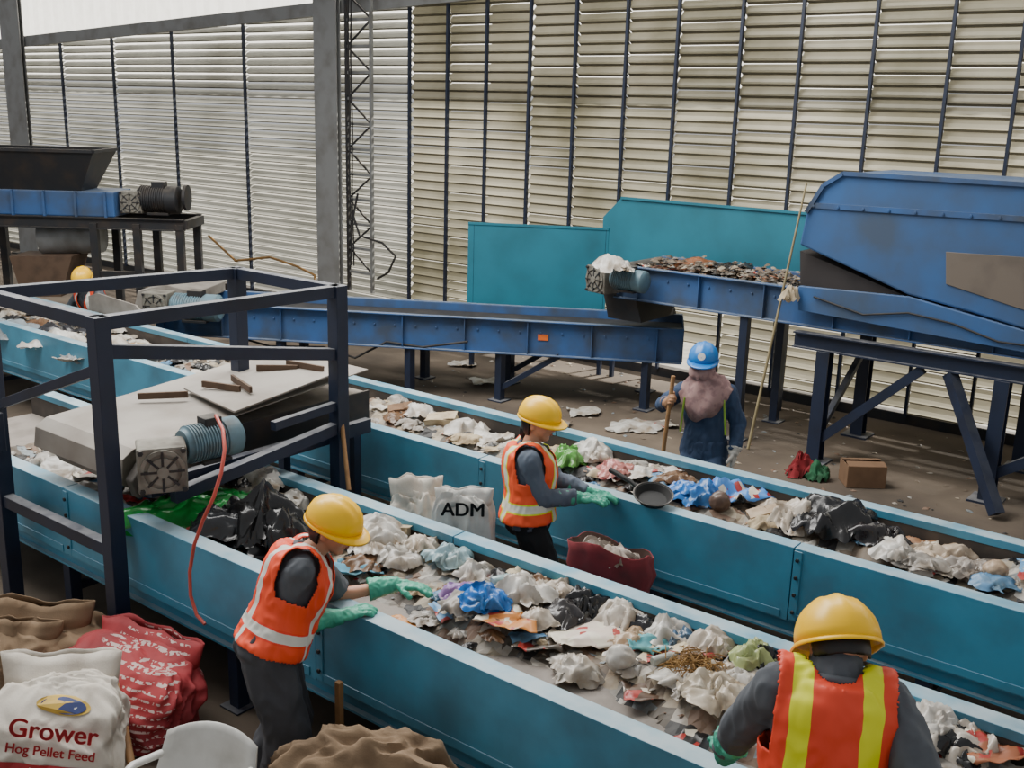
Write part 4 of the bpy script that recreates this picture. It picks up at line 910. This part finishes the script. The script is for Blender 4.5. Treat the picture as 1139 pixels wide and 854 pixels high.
# frying pan
c = ZP(726, 556, .98); r = empty('frying_pan', c, 'black frying pan on the second belt in front of the middle sorter', 'frying pan')
ta = (Z + FH * -.3).normalized(); iron = mat('pan iron', (9, 9, 9), .65, 0)
MB().lathe([(.001, 0), (.092, 0), (.120, .042), (.130, .046), (.130, .050), (.117, .046), (.090, .008), (.001, .008)], c, ta, 32).build('pan', iron, r, smooth=35)
MB().tube([c + ta * .048 + (frame(ta, X)[1] * math.cos(t) + frame(ta, X)[2] * math.sin(t)) * .127 for t in [j * 2 * PI / 32 for j in range(33)]], .005, 6).build('rim', mat('worn pan rim', (96, 92, 88), .4, .6), r, smooth=60)
hd = (W(668, 543, c.y + .05) - c); hd.z = .0; hd.normalize()
MB().tube([c + hd * .12 + Z * .045, c + hd * .18 + Z * .075, c + hd * .36 + Z * .11], [.012, .015, .019], 10).build('handle', iron, r, smooth=60)
# ------------------------------------------------------------------ sacks etc
def sack(name, label, c, yaw, w, d, h, material, seed, n=4.0, cat='sack', amp=.1, mouth=.09, tilt=0, hfq=1.0):
    ex = V((math.cos(yaw), math.sin(yaw), 0)); ey = V((-math.sin(yaw), math.cos(yaw), 0)); off = V((seed * 5.1, seed * 2.2, seed)); c = V(c)
    uz = (Z + ey * tilt).normalized()
    r = empty(name, c, label, cat)
    def fn(p):
        q = p / (abs(p.x) ** n + abs(p.y) ** n + abs(p.z) ** n) ** (1 / n); t = max(0, q.z); pw = p + noise.noise_vector(p * 1.3 + off) * .4
        dd = amp * (noise.noise(p * 1.4 + off) + 1.3 * (.25 - abs(noise.noise(pw * 1.7 + off))) + .9 * (.25 - abs(noise.noise(V((pw.x * 3.4 + pw.z, pw.y * 3.4, pw.z * 1.6)) + off))) + .5 * hfq * (.25 - abs(noise.noise(V((pw.x * 7, pw.y * 7, pw.z * 3)) + off))))
        q = V((q.x * (1 - .06 * t), q.y * (1 - .45 * t * t), q.z)) * (1 + dd); q.z = max(q.z, -1); return q
    o = MB().ell(c + Z * h / 2, (w / 2, d / 2, h / 2), (ex, ey, uz), 6 if amp > .05 else 5, fn).build('bag_body', material, r, smooth=80)
    if mouth:
        rg = []
        for t, fd in ((-.35, .50), (.2, .34), (.6, .2), (1, .12)):
            rg.append([c + uz * (h * .97 + mouth * t * (1 + .5 * noise.noise(V((math.cos(j * PI / 18) * 1.6, seed, 2))))) + ex * math.cos(j * PI / 18) * w / 2 * (.84 + .05 * t) + ey * (math.sin(j * PI / 18) * d / 2 * fd + .06 * t * noise.noise(V((math.cos(j * PI / 18) * 2.5, seed, 0)))) for j in range(36)])
        MB().loft(rg, False).build('open_mouth', material, r, smooth=60, solid=.004)
    return r, o, ex, ey
wv = mat('white woven sack', (206, 199, 186), .7, 0, (158, 147, 134), .8, 6, bump=.1, bscale=120)
wv2 = mat('grey white woven sack', (196, 194, 188), .7, 0, (150, 146, 138), .8, 6, bump=.1, bscale=120)
burl = mat('brown burlap', (126, 104, 80), .9, 0, (94, 76, 58), .9, 5, bump=.12, bscale=140)
# woven red sack with broken lines of white print
redw = bpy.data.materials.new('red woven sack'); redw.use_nodes = True; nt = redw.node_tree; b = nt.nodes['Principled BSDF']; b.inputs['Roughness'].default_value = .7
tc = nd(nt, 'ShaderNodeTexCoord'); sx_ = nd(nt, 'ShaderNodeSeparateXYZ'); nt.links.new(tc.outputs['Object'], sx_.inputs[0])
mz = nd(nt, 'ShaderNodeMath', operation='MULTIPLY'); mz.inputs[1].default_value = 30; nt.links.new(sx_.outputs[2], mz.inputs[0])
fr_ = nd(nt, 'ShaderNodeMath', operation='FRACT'); nt.links.new(mz.outputs[0], fr_.inputs[0]); g1 = nd(nt, 'ShaderNodeMath', operation='GREATER_THAN'); g1.inputs[1].default_value = .66; nt.links.new(fr_.outputs[0], g1.inputs[0])
nf, _ = noisefac(nt, 40, .47, .5, 1, tc.outputs['Object']); nf2, _ = noisefac(nt, 2.0, .50, .52, 0, tc.outputs['Object'])
m1 = nd(nt, 'ShaderNodeMath', operation='MULTIPLY'); nt.links.new(g1.outputs[0], m1.inputs[0]); nt.links.new(nf, m1.inputs[1])
m2 = nd(nt, 'ShaderNodeMath', operation='MULTIPLY'); nt.links.new(m1.outputs[0], m2.inputs[0]); nt.links.new(nf2, m2.inputs[1])
nf3, _ = noisefac(nt, 4, .4, .7, 4, tc.outputs['Object'])
o1 = mixc(nt, nf3, lin((164, 50, 54)), lin((124, 34, 40))); o1 = mixc(nt, m2.outputs[0], o1, lin((200, 176, 170))); nt.links.new(o1, b.inputs['Base Color'])
yawc = math.atan2(RH.y, RH.x)
c = ZP(60, 812, .30); c.z = 0
r, o, ex, ey = sack('feed_sack', 'white feed sack printed Grower at the lower left corner', c, yawc + .1, .68, .42, .55, wv, 2, amp=.14, tilt=.36, mouth=.12, n=4)
uz = (Z + FH * .36 + RH * .10).normalized(); exx = (RH - Z * .10).normalized(); pc = c - FH * .2 + Z * .41 + RH * .08; plane = []
for s, sz, dz, mm in (('Hog Pellet Feed', .064, -.095, redp), ('Grower', .125, 0.0, redp)):
    vs, fs = text_verts(s, sz); decal(vs, fs, pc + uz * dz, exx, uz, o, 'printed_text', mm, r, bold=1.06, off=.003, flat=plane)
for sc_, mm, of in ((1.25, gold, .005), (1.05, bluep, .008), (.62, white, .011), (.5, bluep, .014)):
    vs = [(.11 * sc_ * math.cos(t * PI / 12), .034 * sc_ * math.sin(t * PI / 12)) for t in range(24)]; decal(vs, [tuple(range(24))], pc + uz * .11, exx, uz, o, 'printed_oval', mm, r, off=of)
vs = [(-.28 + .04 * i, j) for j in (-.05, .0) for i in range(15)]; decal(vs, [(i, i + 1, i + 16, i + 15) for i in range(14)], pc + uz * -.16, exx, uz, o, 'printed_band', redp, r)
c = ZP(142, 765, .2); c.z = 0
sack('feed_sack', 'red feed sack with white print slumped under the nearest conveyor', c, yawc - .5, .90, .46, .44, redw, 5, amp=.15, mouth=.10, tilt=.45, n=3.6, hfq=.5)
c = ZP(40, 715, .25); c.z = 0
sack('burlap_sack', 'brown burlap sack piled at the left edge below the navy frame', c, yawc, .82, .5, .44, burl, 9, n=3, amp=.24, mouth=.10, hfq=.3)
c = ZP(10, 760, .2); c.z = 0; c = c + FH * .25
sack('burlap_sack', 'dark burlap sack squeezed between the white feed sack and left edge', c, yawc, .5, .4, .40, burl, 12, n=3, amp=.22, mouth=.08, hfq=.3)
c = V((-2.86, 2.84, 0))
sack('burlap_sack', 'brown burlap sack at the bottom beside the leaning sorter', c, .45, 1.06, .62, .72, burl, 15, n=2.8, amp=.26, mouth=0, hfq=.3)
c = V((W(516, 570, 4.82).x, 4.82, 0))
r, o, ex, ey = sack('feed_sack', 'grey white sack lettered ADM standing between the teal conveyors', c, yawc, .42, .28, 1.02, wv2, 21, amp=.09, mouth=.08, n=5.5)
vs, fs = text_verts('ADM', .125); decal(vs, fs, V((c.x, c.y, 0)) - FH * .14 + Z * W(519, 572, 4.70).z, ex, Z, o, 'printed_text', black, r, bold=1.0, off=.003, flat=[])
c = V((W(463, 550, 4.86).x, 4.86, 0))
sack('feed_sack', 'open white sack left of the lettered sack between the conveyors', c, yawc + .2, .40, .3, .94, wv, 25, amp=.15, mouth=.11, n=5)
# open dark red sack
c = W(676, 640, 4.9); c = V((c.x, 4.92, 0)); r = empty('open_sack', c, 'open dark red sack in front of the middle sorter', 'sack')
zt = W(676, 612, 4.85).z; rg = []
def wob(j, t): return 1 + .24 * noise.noise(V((math.cos(j * PI / 18) * 1.3, math.sin(j * PI / 18) * 1.3, t * 2))) + .10 * noise.noise(V((math.cos(j * PI / 18) * 4, math.sin(j * PI / 18) * 4, t * 3)))
def hem(j): return .07 * noise.noise(V((math.cos(j * PI / 18) * 1.3, math.sin(j * PI / 18) * 1.3, 8))) + .06 * math.cos(j * PI / 18 + 2.8)
for t in (0, .2, .4, .6, .75, .86, .94, 1.0):
    rg.append([c + Z * (zt * t + hem(j) * t * t) + (RH * math.cos(j * PI / 18) * (.17 + .08 * t) + FH * math.sin(j * PI / 18) * (.12 + .04 * t)) * wob(j, t) * (1 + (.10 if t in (.86,) else 0)) for j in range(36)])
dk = mat('dark red sacking', (124, 40, 46), .85, 0, (80, 34, 36), .9, 7); dk2 = mat('sack lining', (86, 66, 58), .9, 0, (58, 44, 40), .8, 8)
MB().loft(rg, False).build('bag_body', dk, r, smooth=60, solid=.004)
inner = [[c + Z * (p.z - c.z - dz) + (V((p.x, p.y, 0)) - V((c.x, c.y, 0))) * f for p in rg[-1]] for f, dz in ((.975, .0), (.88, .07), (.55, .11))]
MB().loft(inner, False).add(inner[-1], [tuple(range(36))]).build('lining', dk2, r, smooth=60)
o = bagmesh(c + Z * (zt - .08) - RH * .03, .17, .11, .12, 31, 5, yawc).build('pale_wrapping', tmat((180, 170, 160), .6), smooth=55); tag(o, 'pale crumpled wrapping lying in the open dark red sack', 'wrapping')
# plastic chair
c = V((-3.42, 2.20, 0)); r = empty('plastic_chair', c, 'white plastic chair behind the leaning sorter at the bottom edge', 'chair')
pw = mat('white chair plastic', (196, 195, 190), .4, 0, (160, 156, 148), .9, 5); ca = .25; cx = RH * math.cos(ca) - FH * math.sin(ca); cy = -(FH * math.cos(ca) + RH * math.sin(ca))
MB().grid(lambda a, b: c + cx * (a - .5) * .46 + cy * (b - .5) * .44 + Z * (.43 + .03 * (2 * a - 1) ** 2 - .02 * math.sin(b * PI)), 8, 8).build('seat', pw, r, smooth=60, solid=.012)
MB().grid(lambda a, b: c + cx * (a - .5) * (.5 - .06 * b) + cy * (-.22 - .1 * b - .05 * (1 - (2 * a - 1) ** 2)) + Z * (.44 + .27 * b - .05 * b * (2 * a - 1) ** 2), 10, 8).build('backrest', pw, r, smooth=60, solid=.012)
for sx in (-1, 1):
    MB().tube([c + cx * sx * .24 + cy * .2 + Z * .43, c + cx * sx * .26 + cy * .18 + Z * .60, c + cx * sx * .25 - cy * .1 + Z * .62, c + cx * sx * .22 - cy * .26 + Z * .58], .018, 8).build('armrest', pw, r, smooth=60)
    for sy in (-1, 1): MB().bar(c + cx * sx * .2 + cy * sy * .19 + Z * .43, c + cx * sx * .25 + cy * sy * .24, .04, .03).build('leg', pw, r, .004)
a = ZP(152, 870, .1); b = W(128, 757, a.y + .25)
tag(MB().tube([V((a.x, a.y, .01)), b], .022, 8).build('wooden_stake', wood, smooth=60), 'wooden stake standing between the white and red feed sacks', 'stake')
a = W(377, 758, 3.2); tag(MB().box((a.x, 3.2, a.z / 2), (.035, .03, a.z)).build('wooden_post', wood, bevel=.004), 'short wooden post against the nearest conveyor right of the leaning sorter', 'post')
# bamboo pole, box, cloth on floor
a = ZP(832, 500, 0.0); b = W(897, 205, 9.95); f = (b - a)
tag(MB().tube([a + Z * .01 + f * (k / 12) for k in range(13)], [.016 - .0005 * k for k in range(13)], 8).build('bamboo_pole', mat('bamboo', (160, 146, 110), .6), smooth=60), 'long bamboo pole leaning against the big blue machine', 'pole')
c = ZP(893, 526, .03); c.z = 0; o = bagmesh(c, .15, .12, .26, 55, 5, .6).build('cloth_bundle', tmat((140, 34, 40), .8), smooth=50); tag(o, 'limp red cloth on the floor by the leg of the big blue machine', 'cloth')
c = ZP(910, 530, .03); c.z = 0; o = bagmesh(c, .12, .1, .16, 58, 5, .6).build('cloth_bundle', tmat((30, 90, 56), .8), smooth=50); tag(o, 'limp dark green cloth next to the red cloth on the floor', 'cloth')
c = ZP(958, 538, 0); r = empty('cardboard_box', c, 'plain brown cardboard box on the floor under the big blue machine', 'box')
cbm = mat('cardboard', (118, 90, 66), .85, 0, (94, 70, 50), .8, 6)
mb = MB().box(c + Z * .01, (.36, .26, .012), (RH, FH, Z))
for s in (-1, 1): mb.box(c + RH * s * .18 + Z * .11, (.008, .26, .21), (RH, FH, Z)); mb.box(c + FH * s * .13 + Z * .11, (.36, .008, .21), (RH, FH, Z))
mb.build('box_body', cbm, r)
for s in (-1, 1): MB().bar(c + FH * s * .13 + Z * .215, c + FH * s * .03 + Z * .235, .36, .006).build('flap', cbm, r)
# ------------------------------------------------------------------ light
w = bpy.data.worlds.new('world'); bpy.context.scene.world = w; w.use_nodes = True
bg = w.node_tree.nodes['Background']; bg.inputs[0].default_value = (.96, .98, 1.0, 1); bg.inputs[1].default_value = .54
sd = bpy.data.lights.new('sun', 'SUN'); sd.energy = 13.0; sd.angle = .05; sd.color = (1, .95, .86); so = bpy.data.objects.new('sun', sd); COL.objects.link(so)
so.rotation_euler = V((-.25, -1, -.62)).to_track_quat('-Z', 'Y').to_euler()
ad = bpy.data.lights.new('roof_light', 'AREA'); ad.shape = 'RECTANGLE'; ad.size = 9; ad.size_y = 4; ad.energy = 1600; ad.color = (1, .98, .94); ao = bpy.data.objects.new('roof_light', ad); COL.objects.link(ao)
ao.location = (-8, 5.2, 7.5); ao.rotation_euler = V((.28, -.16, -1)).to_track_quat('-Z', 'Y').to_euler()
